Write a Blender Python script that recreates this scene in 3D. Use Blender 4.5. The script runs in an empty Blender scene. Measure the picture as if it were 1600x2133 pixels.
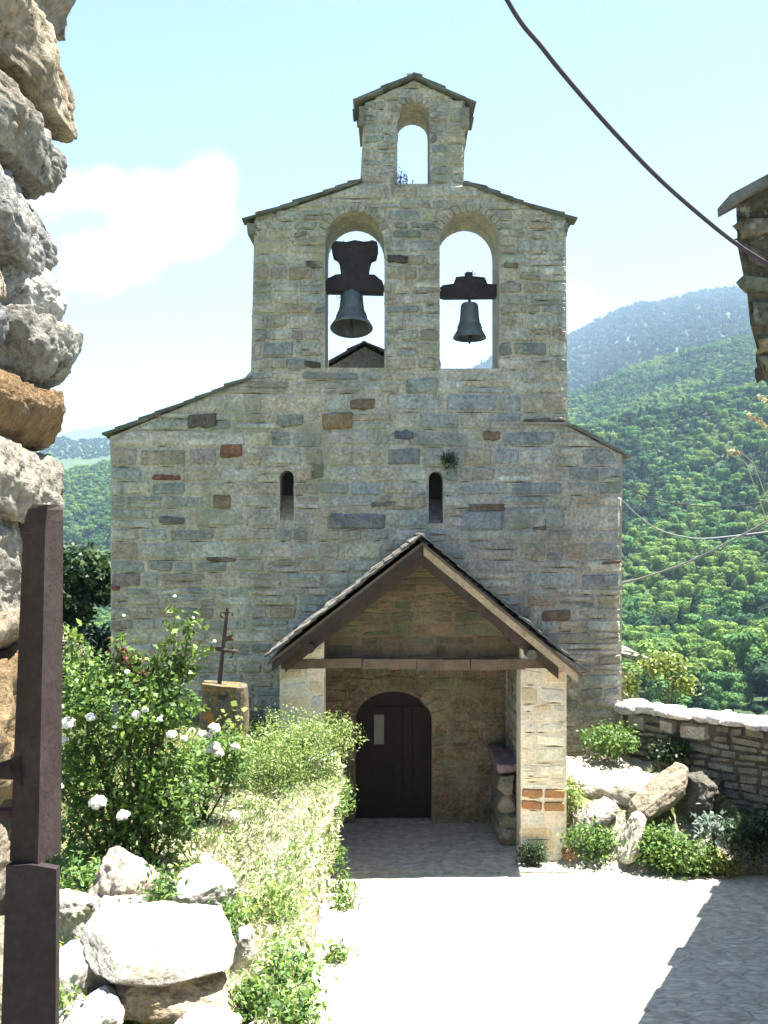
import bpy, bmesh, math, random
import numpy as np
from mathutils import Vector, Matrix, noise as mnoise
from mathutils.geometry import tessellate_polygon

S = bpy.context.scene
COL = S.collection
R = math.radians

# ---------------------------------------------------------------- camera
FPX, CX, HZ = 2200.0, 800.0, 1100.0          # focal length and horizon measured on the 1600x2133 photograph
cam_d = bpy.data.cameras.new('camera'); cam = bpy.data.objects.new('camera', cam_d); COL.objects.link(cam)
cam.location = (0, 0, 0); cam.rotation_euler = (R(90), 0, 0)
cam_d.sensor_fit = 'VERTICAL'; cam_d.sensor_height = 36.0; cam_d.lens = 36.0 * FPX / 2133
cam_d.shift_y = (HZ - 1066.5) / 2133
cam_d.clip_start = 0.05; cam_d.clip_end = 30000
S.camera = cam

# ---------------------------------------------------------------- sky and sun
SUN_DIR = Vector((0.325, 0.05, 1.0)).normalized()
SUN_EL = math.asin(SUN_DIR.z)
W = bpy.data.worlds.new('World'); S.world = W; W.use_nodes = True
nt = W.node_tree; N = nt.nodes; L = nt.links
bg = N['Background']
sky = N.new('ShaderNodeTexSky'); sky.sky_type = 'NISHITA'; sky.sun_disc = False
sky.sun_elevation = SUN_EL; sky.sun_rotation = math.atan2(SUN_DIR.x, SUN_DIR.y)
sky.altitude = 1000; sky.air_density = 1.0; sky.dust_density = 0.8; sky.ozone_density = 1.0
tc = N.new('ShaderNodeTexCoord')
def vmath(op, a, b=None):
    n = N.new('ShaderNodeVectorMath'); n.operation = op
    for i, q in enumerate((a, b)):
        if q is None: continue
        if isinstance(q, (tuple, Vector)): n.inputs[i].default_value = q
        else: L.new(q, n.inputs[i])
    return n
def fmath(op, a, b=0.0, clamp=False):
    n = N.new('ShaderNodeMath'); n.operation = op; n.use_clamp = clamp
    for i, q in enumerate((a, b)):
        if isinstance(q, (int, float)): n.inputs[i].default_value = q
        else: L.new(q, n.inputs[i])
    return n.outputs[0]
# a bank of cumulus low in the sky to the left: sum of soft lobes broken up by noise, all in sky directions
nz = N.new('ShaderNodeTexNoise'); nz.inputs['Scale'].default_value = 19; nz.inputs['Detail'].default_value = 7
nz.inputs['Roughness'].default_value = 0.55
L.new(tc.outputs['Generated'], nz.inputs['Vector'])
def lobe(px, py, rad, w):
    d = Vector(((px - CX) / FPX, 1, (HZ - py) / FPX)).normalized()
    s = vmath('SUBTRACT', tc.outputs['Generated'], tuple(d))
    s2 = vmath('MULTIPLY', s.outputs[0], (1, 1, 1.55))
    ln = vmath('LENGTH', s2.outputs[0])
    q = fmath('SUBTRACT', 1.0, fmath('DIVIDE', ln.outputs['Value'], rad))
    return fmath('MULTIPLY', fmath('MAXIMUM', q, 0.0), w)
acc = None
for a in ((200, 385, .055, .9), (275, 395, .045, .8), (390, 375, .05, .9), (465, 372, .045, .9), (370, 470, .065, 1.0), (300, 520, .065, .9), (450, 470, .05, .8),
          (190, 560, .06, .8), (235, 545, .05, .8), (330, 830, .07, .7), (70, 420, .06, .9), (1150, 640, .09, .4)):
    q = lobe(*a); acc = q if acc is None else fmath('ADD', acc, q)
cl = fmath('ADD', acc, fmath('MULTIPLY', fmath('SUBTRACT', nz.outputs['Fac'], 0.5), 2.4))
cl = fmath('MULTIPLY', fmath('SUBTRACT', cl, 0.27), 1.25, True)
cl = fmath('MULTIPLY', cl, fmath('MULTIPLY', fmath('MINIMUM', acc, .25), 4.0), True)
mx = N.new('ShaderNodeMixRGB'); L.new(cl, mx.inputs['Fac']); L.new(sky.outputs['Color'], mx.inputs['Color1'])
mx.inputs['Color2'].default_value = (4.8, 4.75, 4.7, 1)
L.new(mx.outputs['Color'], bg.inputs['Color'])
bg.inputs['Strength'].default_value = 0.055

sun_d = bpy.data.lights.new('sun', 'SUN'); sun = bpy.data.objects.new('sun', sun_d); COL.objects.link(sun)
sun_d.energy = 5.0; sun_d.angle = R(0.53); sun_d.color = (1.0, 0.95, 0.87)
sun.rotation_euler = SUN_DIR.to_track_quat('Z', 'Y').to_euler()
sun.location = (20, 5, 60)

S.view_settings.view_transform = 'Standard'; S.view_settings.look = 'None'
S.view_settings.exposure = 2.4; S.view_settings.gamma = 1.0; S.view_settings.use_curve_mapping = False
S.cycles.max_bounces = 6; S.cycles.diffuse_bounces = 4; S.cycles.glossy_bounces = 2
S.cycles.transmission_bounces = 4; S.cycles.volume_bounces = 0; S.cycles.use_denoising = True
S.cycles.caustics_reflective = False; S.cycles.caustics_refractive = False
S.cycles.use_adaptive_sampling = True; S.cycles.sample_clamp_indirect = 8

# ---------------------------------------------------------------- helpers
rnd = random.Random(7)
def P(px, py, d): return Vector(((px - CX) / FPX * d, d, (HZ - py) / FPX * d))   # a point of the photograph at its surveyed distance
def U(a, b): return rnd.uniform(a, b)
def fbm(p, s, o=4, seed=0.0):
    return mnoise.fractal(Vector(p) * s + Vector((seed * 17.3, seed * 7.1, seed * 3.7)), 0.7, 2.1, o)
def sstep(a, b, x):
    t = min(1, max(0, (x - a) / (b - a))); return t * t * (3 - 2 * t)

def mat(name, col=None, rough=0.85, var=0.35, nscale=4.0, var2=0.25, nscale2=40.0, bump=0.3, bscale=30.0, bdist=0.02, tint=False,
        spots=None, transl=0.0, spec=0.3, streak=0.0):
    """procedural material: base colour (or the mesh's own tint) broken up by two noises, bumped"""
    m = bpy.data.materials.new(name); m.use_nodes = True
    n = m.node_tree.nodes; l = m.node_tree.links
    b = n['Principled BSDF']; b.inputs['Roughness'].default_value = rough
    b.inputs['Specular IOR Level'].default_value = spec
    tcn = n.new('ShaderNodeTexCoord')
    if tint:
        a = n.new('ShaderNodeAttribute'); a.attribute_name = 'tint'; c = a.outputs['Color']
    else:
        rg = n.new('ShaderNodeRGB'); rg.outputs[0].default_value = (*col, 1); c = rg.outputs[0]
    def noise_mul(c, scale, amp, det=5, stretch=None):
        t = n.new('ShaderNodeTexNoise'); t.inputs['Scale'].default_value = scale; t.inputs['Detail'].default_value = det
        t.inputs['Roughness'].default_value = .6
        if stretch:
            mp = n.new('ShaderNodeMapping'); mp.inputs['Scale'].default_value = stretch
            l.new(tcn.outputs['Object'], mp.inputs['Vector']); l.new(mp.outputs[0], t.inputs['Vector'])
        else: l.new(tcn.outputs['Object'], t.inputs['Vector'])
        mr = n.new('ShaderNodeMapRange'); mr.inputs['From Min'].default_value = .28; mr.inputs['From Max'].default_value = .72
        mr.inputs['To Min'].default_value = 1 - amp; mr.inputs['To Max'].default_value = 1 + amp
        l.new(t.outputs['Fac'], mr.inputs['Value'])
        mm = n.new('ShaderNodeMixRGB'); mm.blend_type = 'MULTIPLY'; mm.inputs['Fac'].default_value = 1
        l.new(c, mm.inputs['Color1']); l.new(mr.outputs[0], mm.inputs['Color2'])
        return mm.outputs['Color']
    if var: c = noise_mul(c, nscale, var)
    if var2: c = noise_mul(c, nscale2, var2)
    if streak: c = noise_mul(c, 1.0, streak, 6, (2.2, 2.2, .35))
    for sp in (spots or []):
        scol, sscale, lo, hi = sp
        t = n.new('ShaderNodeTexNoise'); t.inputs['Scale'].default_value = sscale; t.inputs['Detail'].default_value = 6
        t.inputs['Roughness'].default_value = .65
        ad = n.new('ShaderNodeVectorMath'); ad.operation = 'ADD'; ad.inputs[1].default_value = (sscale, 3.3, 9.1)
        l.new(tcn.outputs['Object'], ad.inputs[0]); l.new(ad.outputs[0], t.inputs['Vector'])
        mr = n.new('ShaderNodeMapRange'); mr.inputs['From Min'].default_value = lo; mr.inputs['From Max'].default_value = hi
        l.new(t.outputs['Fac'], mr.inputs['Value'])
        mm = n.new('ShaderNodeMixRGB'); l.new(mr.outputs[0], mm.inputs['Fac']); l.new(c, mm.inputs['Color1'])
        mm.inputs['Color2'].default_value = (*scol, 1); c = mm.outputs['Color']
    l.new(c, b.inputs['Base Color'])
    if bump:
        t = n.new('ShaderNodeTexNoise'); t.inputs['Scale'].default_value = bscale; t.inputs['Detail'].default_value = 8
        t.inputs['Roughness'].default_value = .65
        l.new(tcn.outputs['Object'], t.inputs['Vector'])
        bp = n.new('ShaderNodeBump'); bp.inputs['Strength'].default_value = bump; bp.inputs['Distance'].default_value = bdist
        l.new(t.outputs['Fac'], bp.inputs['Height']); l.new(bp.outputs['Normal'], b.inputs['Normal'])
    if transl:
        tr = n.new('ShaderNodeBsdfTranslucent'); l.new(c, tr.inputs['Color'])
        mxs = n.new('ShaderNodeMixShader'); mxs.inputs['Fac'].default_value = transl
        l.new(b.outputs[0], mxs.inputs[1]); l.new(tr.outputs[0], mxs.inputs[2])
        l.new(mxs.outputs[0], n['Material Output'].inputs['Surface'])
    return m

M = {}
M['stone'] = mat('facade_stone', tint=True, streak=.2, var=.30, nscale=3.2, var2=.46, nscale2=20, bump=.9, bscale=34, bdist=.02,
                 spots=[((.23, .25, .15), 1.7, .52, .80), ((.38, .31, .19), 2.3, .56, .82), ((.25, .27, .26), 3.1, .56, .80), ((.46, .44, .36), 9.0, .62, .78), ((.10, .105, .06), 6.0, .63, .76)])
M['limewash'] = mat('limewashed_stone', tint=True, streak=.12, var=.15, nscale=3.0, var2=.2, nscale2=24, bump=.5, bscale=34, bdist=.015, spots=[((.46, .40, .28), 4.0, .56, .80), ((.36, .36, .33), 7.0, .60, .8)])
M['rock'] = mat('rough_rock', tint=True, var=.35, nscale=5, var2=.5, nscale2=45, bump=1.0, bscale=55, bdist=.035,
                spots=[((.36, .36, .31), 16.0, .60, .70), ((.08, .07, .045), 22.0, .60, .68), ((.22, .135, .055), 5.0, .56, .74)])
M['boulder'] = mat('boulder_rock', tint=True, var=.35, nscale=4, var2=.4, nscale2=30, bump=.9, bscale=22, bdist=.04,
                   spots=[((.16, .15, .12), 9.0, .6, .72), ((.20, .14, .07), 3.0, .6, .75)])
M['slate'] = mat('slate', tint=True, var=.3, nscale=6, var2=.3, nscale2=50, bump=.5, bscale=40, bdist=.01,
                 spots=[((.16, .15, .05), 9.0, .62, .72)])
M['wood'] = mat('weathered_wood', tint=True, var=.3, nscale=5, var2=.3, nscale2=60, bump=.4, bscale=50, bdist=.01)
M['plaster'] = mat('lime_plaster', tint=True, var=.25, nscale=2.5, var2=.25, nscale2=22, bump=.4, bscale=30, bdist=.015,
                   spots=[((.16, .10, .05), 4.0, .58, .7)])
M['dark_door'] = mat('dark_door_wood', col=(.016, .010, .010), var=.3, nscale=8, bump=.4, bscale=40, rough=.7)
M['dark'] = mat('window_shade', col=(.03, .028, .03), var=.2, bump=0)
M['iron'] = mat('rusty_iron', tint=True, var=.35, nscale=14, var2=.3, nscale2=90, bump=.5, bscale=80, bdist=.004, rough=.7)
M['bronze'] = mat('bell_bronze', col=(.10, .115, .115), var=.35, nscale=5, var2=.2, nscale2=40, bump=.15, bscale=30, rough=.5, spec=.6)
M['oldwood'] = mat('bell_yoke_wood', col=(.035, .028, .03), var=.3, nscale=9, bump=.5, bscale=40)
M['cable'] = mat('cable_rubber', col=(.035, .028, .04), var=.1, bump=0, rough=.7)
M['wire'] = mat('pale_wire', col=(.22, .22, .22), var=.1, bump=0, rough=.6)
M['leaf'] = mat('leaves', tint=True, var=0, var2=0, bump=0, rough=.5, transl=.35, spec=.4)
M['canopy'] = mat('tree_canopy', tint=True, var=0, var2=0, bump=0, rough=.85, transl=.25, spec=.1)
M['straw'] = mat('dry_straw', tint=True, var=0, var2=0, bump=0, rough=.7, transl=.15, spec=.2)
M['stem'] = mat('stems', tint=True, var=.2, var2=0, bump=0)
M['petal'] = mat('white_petals', col=(.82, .80, .74), var=.06, var2=0, bump=0, transl=.25, rough=.6)
M['paper'] = mat('paper', col=(.20, .21, .19), var=.15, var2=0, bump=0)
M['soil'] = mat('ground_soil', tint=True, var=.3, nscale=1.2, var2=.35, nscale2=14, bump=.8, bscale=12, bdist=.06)
M['hill'] = mat('hill_cover', tint=True, var=.25, nscale=.02, var2=.35, nscale2=.12, bump=1.0, bscale=.12, bdist=6.0)
M['lichen'] = mat('lichen_stone', tint=True, var=.3, nscale=4, var2=.35, nscale2=30, bump=.8, bscale=28, bdist=.02,
                  spots=[((.30, .15, .03), 4.0, .50, .62), ((.33, .22, .06), 22.0, .55, .66), ((.03, .035, .03), 5.0, .58, .68)])

def paving_mat():
    m = bpy.data.materials.new('stone_paving'); m.use_nodes = True
    n = m.node_tree.nodes; l = m.node_tree.links; b = n['Principled BSDF']; b.inputs['Roughness'].default_value = .9
    b.inputs['Specular IOR Level'].default_value = .2
    t = n.new('ShaderNodeTexCoord'); mp = n.new('ShaderNodeMapping'); mp.inputs['Scale'].default_value = (3.2, 11.0, 1.0)
    dn = n.new('ShaderNodeTexNoise'); dn.inputs['Scale'].default_value = 3.0
    l.new(t.outputs['Object'], dn.inputs['Vector'])
    ad = n.new('ShaderNodeVectorMath'); ad.operation = 'MULTIPLY_ADD'; ad.inputs[1].default_value = (.25, .25, 0)
    l.new(dn.outputs['Color'], ad.inputs[0]); l.new(t.outputs['Object'], ad.inputs[2]); l.new(ad.outputs[0], mp.inputs['Vector'])
    v = n.new('ShaderNodeTexVoronoi'); v.feature = 'DISTANCE_TO_EDGE'; v.voronoi_dimensions = '2D'; l.new(mp.outputs[0], v.inputs['Vector']); v.inputs['Scale'].default_value = 1
    v2 = n.new('ShaderNodeTexVoronoi'); v2.voronoi_dimensions = '2D'; l.new(mp.outputs[0], v2.inputs['Vector']); v2.inputs['Scale'].default_value = 1
    cr = n.new('ShaderNodeValToRGB'); e = cr.color_ramp.elements
    e[0].position = 0; e[0].color = (.47, .435, .36, 1); e[1].position = 1; e[1].color = (.64, .60, .50, 1)
    l.new(v2.outputs['Color'], cr.inputs['Fac'])
    jr = n.new('ShaderNodeMapRange'); jr.inputs['From Max'].default_value = .09; l.new(v.outputs['Distance'], jr.inputs['Value'])
    mx = n.new('ShaderNodeMixRGB'); l.new(jr.outputs[0], mx.inputs['Fac']); mx.inputs['Color1'].default_value = (.45, .41, .335, 1)
    l.new(cr.outputs['Color'], mx.inputs['Color2'])
    n2 = n.new('ShaderNodeTexNoise'); n2.inputs['Scale'].default_value = 9; n2.inputs['Detail'].default_value = 8; l.new(t.outputs['Object'], n2.inputs['Vector'])
    mr = n.new('ShaderNodeMapRange'); mr.inputs['From Min'].default_value = .3; mr.inputs['From Max'].default_value = .7; mr.inputs['To Min'].default_value = .75; mr.inputs['To Max'].default_value = 1.2
    l.new(n2.outputs['Fac'], mr.inputs['Value'])
    mm = n.new('ShaderNodeMixRGB'); mm.blend_type = 'MULTIPLY'; mm.inputs['Fac'].default_value = 1; l.new(mx.outputs[0], mm.inputs['Color1']); l.new(mr.outputs[0], mm.inputs['Color2'])
    l.new(mm.outputs[0], b.inputs['Base Color'])
    h = n.new('ShaderNodeMath'); h.operation = 'ADD'; l.new(jr.outputs[0], h.inputs[0]); l.new(n2.outputs['Fac'], h.inputs[1])
    bp = n.new('ShaderNodeBump'); bp.inputs['Strength'].default_value = .6; bp.inputs['Distance'].default_value = .02
    l.new(h.outputs[0], bp.inputs['Height']); l.new(bp.outputs[0], b.inputs['Normal'])
    return m
M['paving'] = paving_mat()

def props(o, label=None, cat=None, group=None, kind=None):
    if label: o['label'] = label
    if cat: o['category'] = cat
    if group: o['group'] = group
    if kind: o['kind'] = kind
    return o
def thing(name, loc, label, cat, group=None):
    o = bpy.data.objects.new(name, None); COL.objects.link(o); o.location = loc; o.empty_display_size = .2
    return props(o, label, cat, group)

class MB:
    """collects pieces of ONE mesh, in world coordinates, with a tint per vertex"""
    def __init__(s): s.v = []; s.f = []; s.c = []
    def add(s, vs, fs, col=(.3, .3, .3)):
        k = len(s.v); s.v.extend(tuple(q) for q in vs); s.f.extend(tuple(i + k for i in f) for f in fs)
        if len(col) and isinstance(col[0], (tuple, list)): s.c.extend(col)
        else: s.c.extend([col] * len(vs))
    def box(s, a, b, col=(.3, .3, .3), jit=0.0, mtx=None):
        (x0, y0, z0), (x1, y1, z1) = a, b
        vs = [Vector((x, y, z)) for x in (x0, x1) for y in (y0, y1) for z in (z0, z1)]
        if jit: vs = [q + Vector((U(-jit, jit), U(-jit, jit), U(-jit, jit))) for q in vs]
        if mtx is not None: vs = [mtx @ q for q in vs]
        s.add(vs, [(0, 1, 3, 2), (4, 6, 7, 5), (0, 4, 5, 1), (2, 3, 7, 6), (0, 2, 6, 4), (1, 5, 7, 3)], col)
    def tube(s, pts, rad, n=8, col=(.3, .3, .3), cap=True):
        pts = [Vector(p) for p in pts]; k = len(pts); rings = []
        rad = [rad] * k if isinstance(rad, (int, float)) else rad
        for i, p in enumerate(pts):
            t = (pts[min(i + 1, k - 1)] - pts[max(i - 1, 0)]).normalized()
            a = t.cross(Vector((0, 0, 1)) if abs(t.z) < .9 else Vector((1, 0, 0))).normalized(); b = t.cross(a)
            rings.append([p + (a * math.cos(2 * math.pi * j / n) + b * math.sin(2 * math.pi * j / n)) * rad[i] for j in range(n)])
        vs = [q for r_ in rings for q in r_]; fs = []
        for i in range(k - 1):
            for j in range(n): fs.append((i * n + j, i * n + (j + 1) % n, (i + 1) * n + (j + 1) % n, (i + 1) * n + j))
        if cap: fs += [tuple(range(n))[::-1], tuple((k - 1) * n + j for j in range(n))]
        s.add(vs, fs, col)
    def lathe(s, c, prof, n=32, col=(.3, .3, .3), mtx=None):
        vs = []; fs = []
        for r_, z in prof:
            for j in range(n):
                q = Vector((r_ * math.cos(2 * math.pi * j / n), r_ * math.sin(2 * math.pi * j / n), z))
                if mtx is not None: q = mtx @ q
                vs.append(q + Vector(c))
        for i in range(len(prof) - 1):
            for j in range(n): fs.append((i * n + j, i * n + (j + 1) % n, (i + 1) * n + (j + 1) % n, (i + 1) * n + j))
        s.add(vs, fs, col)
    def prism(s, outer, holes, y0, y1, col=(.3, .3, .3), M4=None):
        """polygon with holes in (x, z), extruded from y0 to y1"""
        loops = [[Vector((x, z, 0)) for x, z in lp] for lp in [outer] + list(holes)]
        flat = [q for lp in loops for q in lp]; k = len(flat)
        tris = tessellate_polygon(loops)
        vs = [Vector((q.x, y0, q.y)) for q in flat] + [Vector((q.x, y1, q.y)) for q in flat]
        fs = [tuple(t) for t in tris] + [tuple(i + k for i in t[::-1]) for t in tris]
        o = 0
        for lp in loops:
            n = len(lp)
            for i in range(n): j = (i + 1) % n; fs.append((o + i, o + j, o + j + k, o + i + k))
            o += n
        if M4 is not None: vs = [M4 @ q for q in vs]
        s.add(vs, fs, col)
    def build(s, name, m, parent=None, loc=None, smooth=False, auto=None):
        me = bpy.data.meshes.new(name)
        off = parent.matrix_basis.translation if parent is not None and loc is None else Vector(loc or (0, 0, 0))
        if parent is not None:
            p = parent; off = Vector((0, 0, 0))
            while p is not None: off = off + p.location; p = p.parent
        a = np.array(s.v, dtype=np.float64) - np.array(off)
        me.from_pydata(a.tolist(), [], s.f); me.validate()
        at = me.attributes.new('tint', 'FLOAT_COLOR', 'POINT')
        cc = np.ones((len(s.v), 4), dtype=np.float32); cc[:, :3] = np.array(s.c, dtype=np.float32)
        at.data.foreach_set('color', cc.ravel())
        bm = bmesh.new(); bm.from_mesh(me); bmesh.ops.recalc_face_normals(bm, faces=bm.faces); bm.to_mesh(me); bm.free()
        if smooth: me.polygons.foreach_set('use_smooth', [True] * len(me.polygons))
        me.materials.append(m)
        o = bpy.data.objects.new(name, me); COL.objects.link(o)
        if parent is not None: o.parent = parent
        else: o.location = off
        return o

def quads_mesh(name, V, T, m, parent=None, loc=(0, 0, 0), per=4):
    """V (n, per, 3) world corners, T (n, 3) tint of each face -> one mesh"""
    n = len(V)
    off = np.array(loc, dtype=np.float64)
    if parent is not None:
        p = parent; off = np.zeros(3)
        while p is not None: off = off + np.array(p.location); p = p.parent
    v = (V - off).reshape(-1, 3).astype(np.float32)
    me = bpy.data.meshes.new(name)
    me.vertices.add(n * per); me.loops.add(n * per); me.polygons.add(n)
    me.vertices.foreach_set('co', v.ravel())
    me.loops.foreach_set('vertex_index', np.arange(n * per, dtype=np.int32))
    me.polygons.foreach_set('loop_start', np.arange(0, n * per, per, dtype=np.int32))
    at = me.attributes.new('tint', 'FLOAT_COLOR', 'POINT')
    cc = np.ones((n * per, 4), dtype=np.float32); cc[:, :3] = np.repeat(T, per, axis=0)
    at.data.foreach_set('color', cc.ravel())
    me.update(calc_edges=True); me.materials.append(m)
    o = bpy.data.objects.new(name, me); COL.objects.link(o)
    if parent is not None: o.parent = parent
    else: o.location = tuple(off)
    return o

def leaves(rg, C, length, aspect, cols, up=0.35, droop=0.0, dirs=None):
    """leaf quads (rhombus) at centres C"""
    n = len(C)
    D = rg.normal(size=(n, 3)) if dirs is None else dirs + rg.normal(size=(n, 3)) * .35
    D[:, 2] += -droop
    D /= np.linalg.norm(D, axis=1, keepdims=True) + 1e-9
    Nn = rg.normal(size=(n, 3)); Nn[:, 2] = np.abs(Nn[:, 2]) + up * 2
    Sd = np.cross(D, Nn); Sd /= np.linalg.norm(Sd, axis=1, keepdims=True) + 1e-9
    Ln = (length * rg.uniform(.6, 1.3, n))[:, None]
    Wd = Ln * aspect * .5
    fold = np.cross(Sd, D) * Wd * .35
    V = np.stack([C - D * Ln * .5, C - D * Ln * .02 + Sd * Wd + fold, C + D * Ln * .5, C - D * Ln * .02 - Sd * Wd + fold], axis=1)
    cols = np.array(cols, dtype=np.float32)
    T = cols[rg.integers(0, len(cols), n)] * rg.uniform(.75, 1.3, (n, 1)).astype(np.float32)
    return V, T

def blades(rg, B, height, width, cols, lean=.35):
    n = len(B)
    H = height * rg.uniform(.5, 1.25, n)[:, None]
    D = rg.normal(size=(n, 3)); D[:, 2] = 0; D *= lean
    D[:, 2] = 1; D /= np.linalg.norm(D, axis=1, keepdims=True)
    a = rg.uniform(0, 2 * math.pi, n); Sd = np.stack([np.cos(a), np.sin(a), 0 * a], 1) * (width * .5)
    Mid = B + D * H * .55; Tip = B + D * H + np.stack([D[:, 0], D[:, 1], -0.25 * np.ones(n)], 1) * H * .25
    V = np.stack([B - Sd, B + Sd, Mid + Sd * .7, Tip], axis=1)
    cols = np.array(cols, dtype=np.float32)
    T = cols[rg.integers(0, len(cols), n)] * rg.uniform(.8, 1.25, (n, 1)).astype(np.float32)
    return V, T

# ---------------------------------------------------------------- masonry
def crossings(loops, z):
    xs = []
    for lp in loops:
        for i in range(len(lp)):
            (x0, z0), (x1, z1) = lp[i], lp[(i + 1) % len(lp)]
            if (z0 <= z < z1) or (z1 <= z < z0): xs.append(x0 + (x1 - x0) * (z - z0) / (z1 - z0))
    xs.sort(); return [(xs[i], xs[i + 1]) for i in range(0, len(xs) - 1, 2)]

GREYS = [((.392, .378, .31), 6), ((.362, .362, .305), 6), ((.30, .315, .275), 4), ((.405, .37, .275), 5), ((.44, .42, .345), 4),
         ((.33, .29, .215), 2), ((.295, .262, .215), 2), ((.265, .285, .262), 3), ((.335, .28, .19), 2), ((.225, .23, .205), 1)]
def pick(pal):
    t = rnd.uniform(0, sum(w for _, w in pal))
    for c, w in pal:
        t -= w
        if t <= 0: break
    k = U(.80, 1.15); return tuple(min(.9, q * k * U(.97, 1.03)) for q in c)

def stone_block(mb, quad, to3, proud, col, joint=.018):
    """one worked stone: quad = (x00, x10, x01, x11, z0, z1) in the wall plane"""
    xl0, xr0, xl1, xr1, z0, z1 = quad
    if min(xr0 - xl0, xr1 - xl1) < .05 or z1 - z0 < .05: return
    S_, T_ = (0, .08, .36, .66, .92, 1), (0, .16, .5, .84, 1)
    jl, jr = U(.4, 1.3) * joint, U(.4, 1.3) * joint; jb, jt = U(.3, 1.2) * joint, U(.3, 1.2) * joint
    sk = U(-.02, .02); vs = []
    pr = proud * U(.6, 1.3); rx, rz = U(-.006, .006), U(-.006, .006)
    for j, t in enumerate(T_):
        for i, s in enumerate(S_):
            z = (z0 + jb) + (z1 - z0 - jb - jt) * t + sk * (s - .5) * 2
            xl = xl0 + (xl1 - xl0) * t + jl; xr = xr0 + (xr1 - xr0) * t - jr
            x = xl + (xr - xl) * s
            edge = i in (0, 5) or j in (0, 4)
            corner = i in (0, 5) and j in (0, 4)
            if corner: x += (.5 - s) * .03; z += (.5 - t) * .03
            elif edge: x += U(-.013, .013); z += U(-.014, .014)
            dep = -.012 if edge else pr + U(-.005, .005) + rx * (s - .5) + rz * (t - .5)
            vs.append(to3(x, z, dep))
    if rnd.random() < .45:                       # joint washed out below the stone
        a = U(0, .45); b = U(a + .3, 1.05); pts = []
        for s, t in ((a, -.5), ((a + b) * .5, -.9), (b, -.4), ((a + b) * .5, U(.3, 1.1))): pts.append(to3(xl0 + (xr0 - xl0) * s, z0 + jb * .4 + t * .012, .004))
        mb.add(pts, [(0, 1, 2, 3)], (.085, .075, .055))
    n = 6
    fs = [(j * n + i, j * n + i + 1, (j + 1) * n + i + 1, (j + 1) * n + i) for j in range(4) for i in range(5)]
    mb.add(vs, fs, col)

def masonry(mb, loops, to3, zlo, zhi, rowh=(.13, .27), wid=(.2, .6), pal=GREYS, proud=.014, features=(), joint=.018):
    z = zlo
    while z < zhi - .06:
        h = U(*rowh)
        if zhi - (z + h) < .08: h = zhi - z
        a, b = crossings(loops, z + .004), crossings(loops, z + h - .004)
        if len(a) != len(b):
            m = max((a, b, crossings(loops, z + h * .5)), key=len)
            a = b = m
        for (a0, a1), (b0, b1) in zip(a, b):
            if min(a1, b1) - max(a0, b0) < .06: continue
            k = wid[0] + (wid[1] - wid[0]) * min(1, (h - rowh[0]) / (rowh[1] - rowh[0]) * .5 + .1)
            lo, hi = min(a0, b0), max(a1, b1); xl, xr = max(a0, b0), min(a1, b1)
            cuts = []; t = xl - U(0, wid[0] * .5)
            while True:
                t += U(wid[0], wid[1]) * (0.7 + .6 * rnd.random())
                if t > xr - wid[0] * .7: break
                if t > xl + wid[0] * .6: cuts.append(t)
            e0, e1 = U(-.012, .022), U(-.012, .022)
            ed = [(a0 - e0, b0 - e0)] + [(c + U(-.02, .02), c + U(-.02, .02)) for c in cuts] + [(a1 + e1, b1 + e1)]
            for (p0, p1), (r0, r1) in zip(ed, ed[1:]):
                q = (p0, r0, p1, r1)
                cx, cz = sum(q) / 4, z + h / 2
                if any(f[0] - .02 < cx < f[2] + .02 and f[1] - .02 < cz < f[3] + .02 for f in features): continue
                if h > .17 and rnd.random() < .22:      # two thin stones in one course
                    zz = z + h * U(.35, .65); f_ = (zz - z) / h
                    m0, m1 = p0 + (p1 - p0) * f_, r0 + (r1 - r0) * f_
                    stone_block(mb, (p0, r0, m0, m1, z, zz), to3, proud, pick(pal), joint); stone_block(mb, (m0, m1, p1, r1, zz, z + h), to3, proud, pick(pal), joint)
                else:
                    stone_block(mb, (*q, z + U(-.012, .012), z + h + U(-.012, .012)), to3, proud, pick(pal), joint)
        z += h
    for x0, z0, x1, z1, c in features:
        stone_block(mb, (x0, x1, x0, x1, z0, z1), to3, proud + .02, c, .004)

def arch(xa, xb, z0, zs, zt, n=14):
    """opening outline: jambs from z0 to the springing zs, arch up to zt"""
    c = .5 * (xa + xb); hw = .5 * (xb - xa)
    pts = [(xa, z0), (xb, z0)]
    for i in range(n + 1):
        t = math.pi * i / n
        pts.append((c + hw * math.cos(t), zs + (zt - zs) * math.sin(t)))
    return pts

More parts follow.
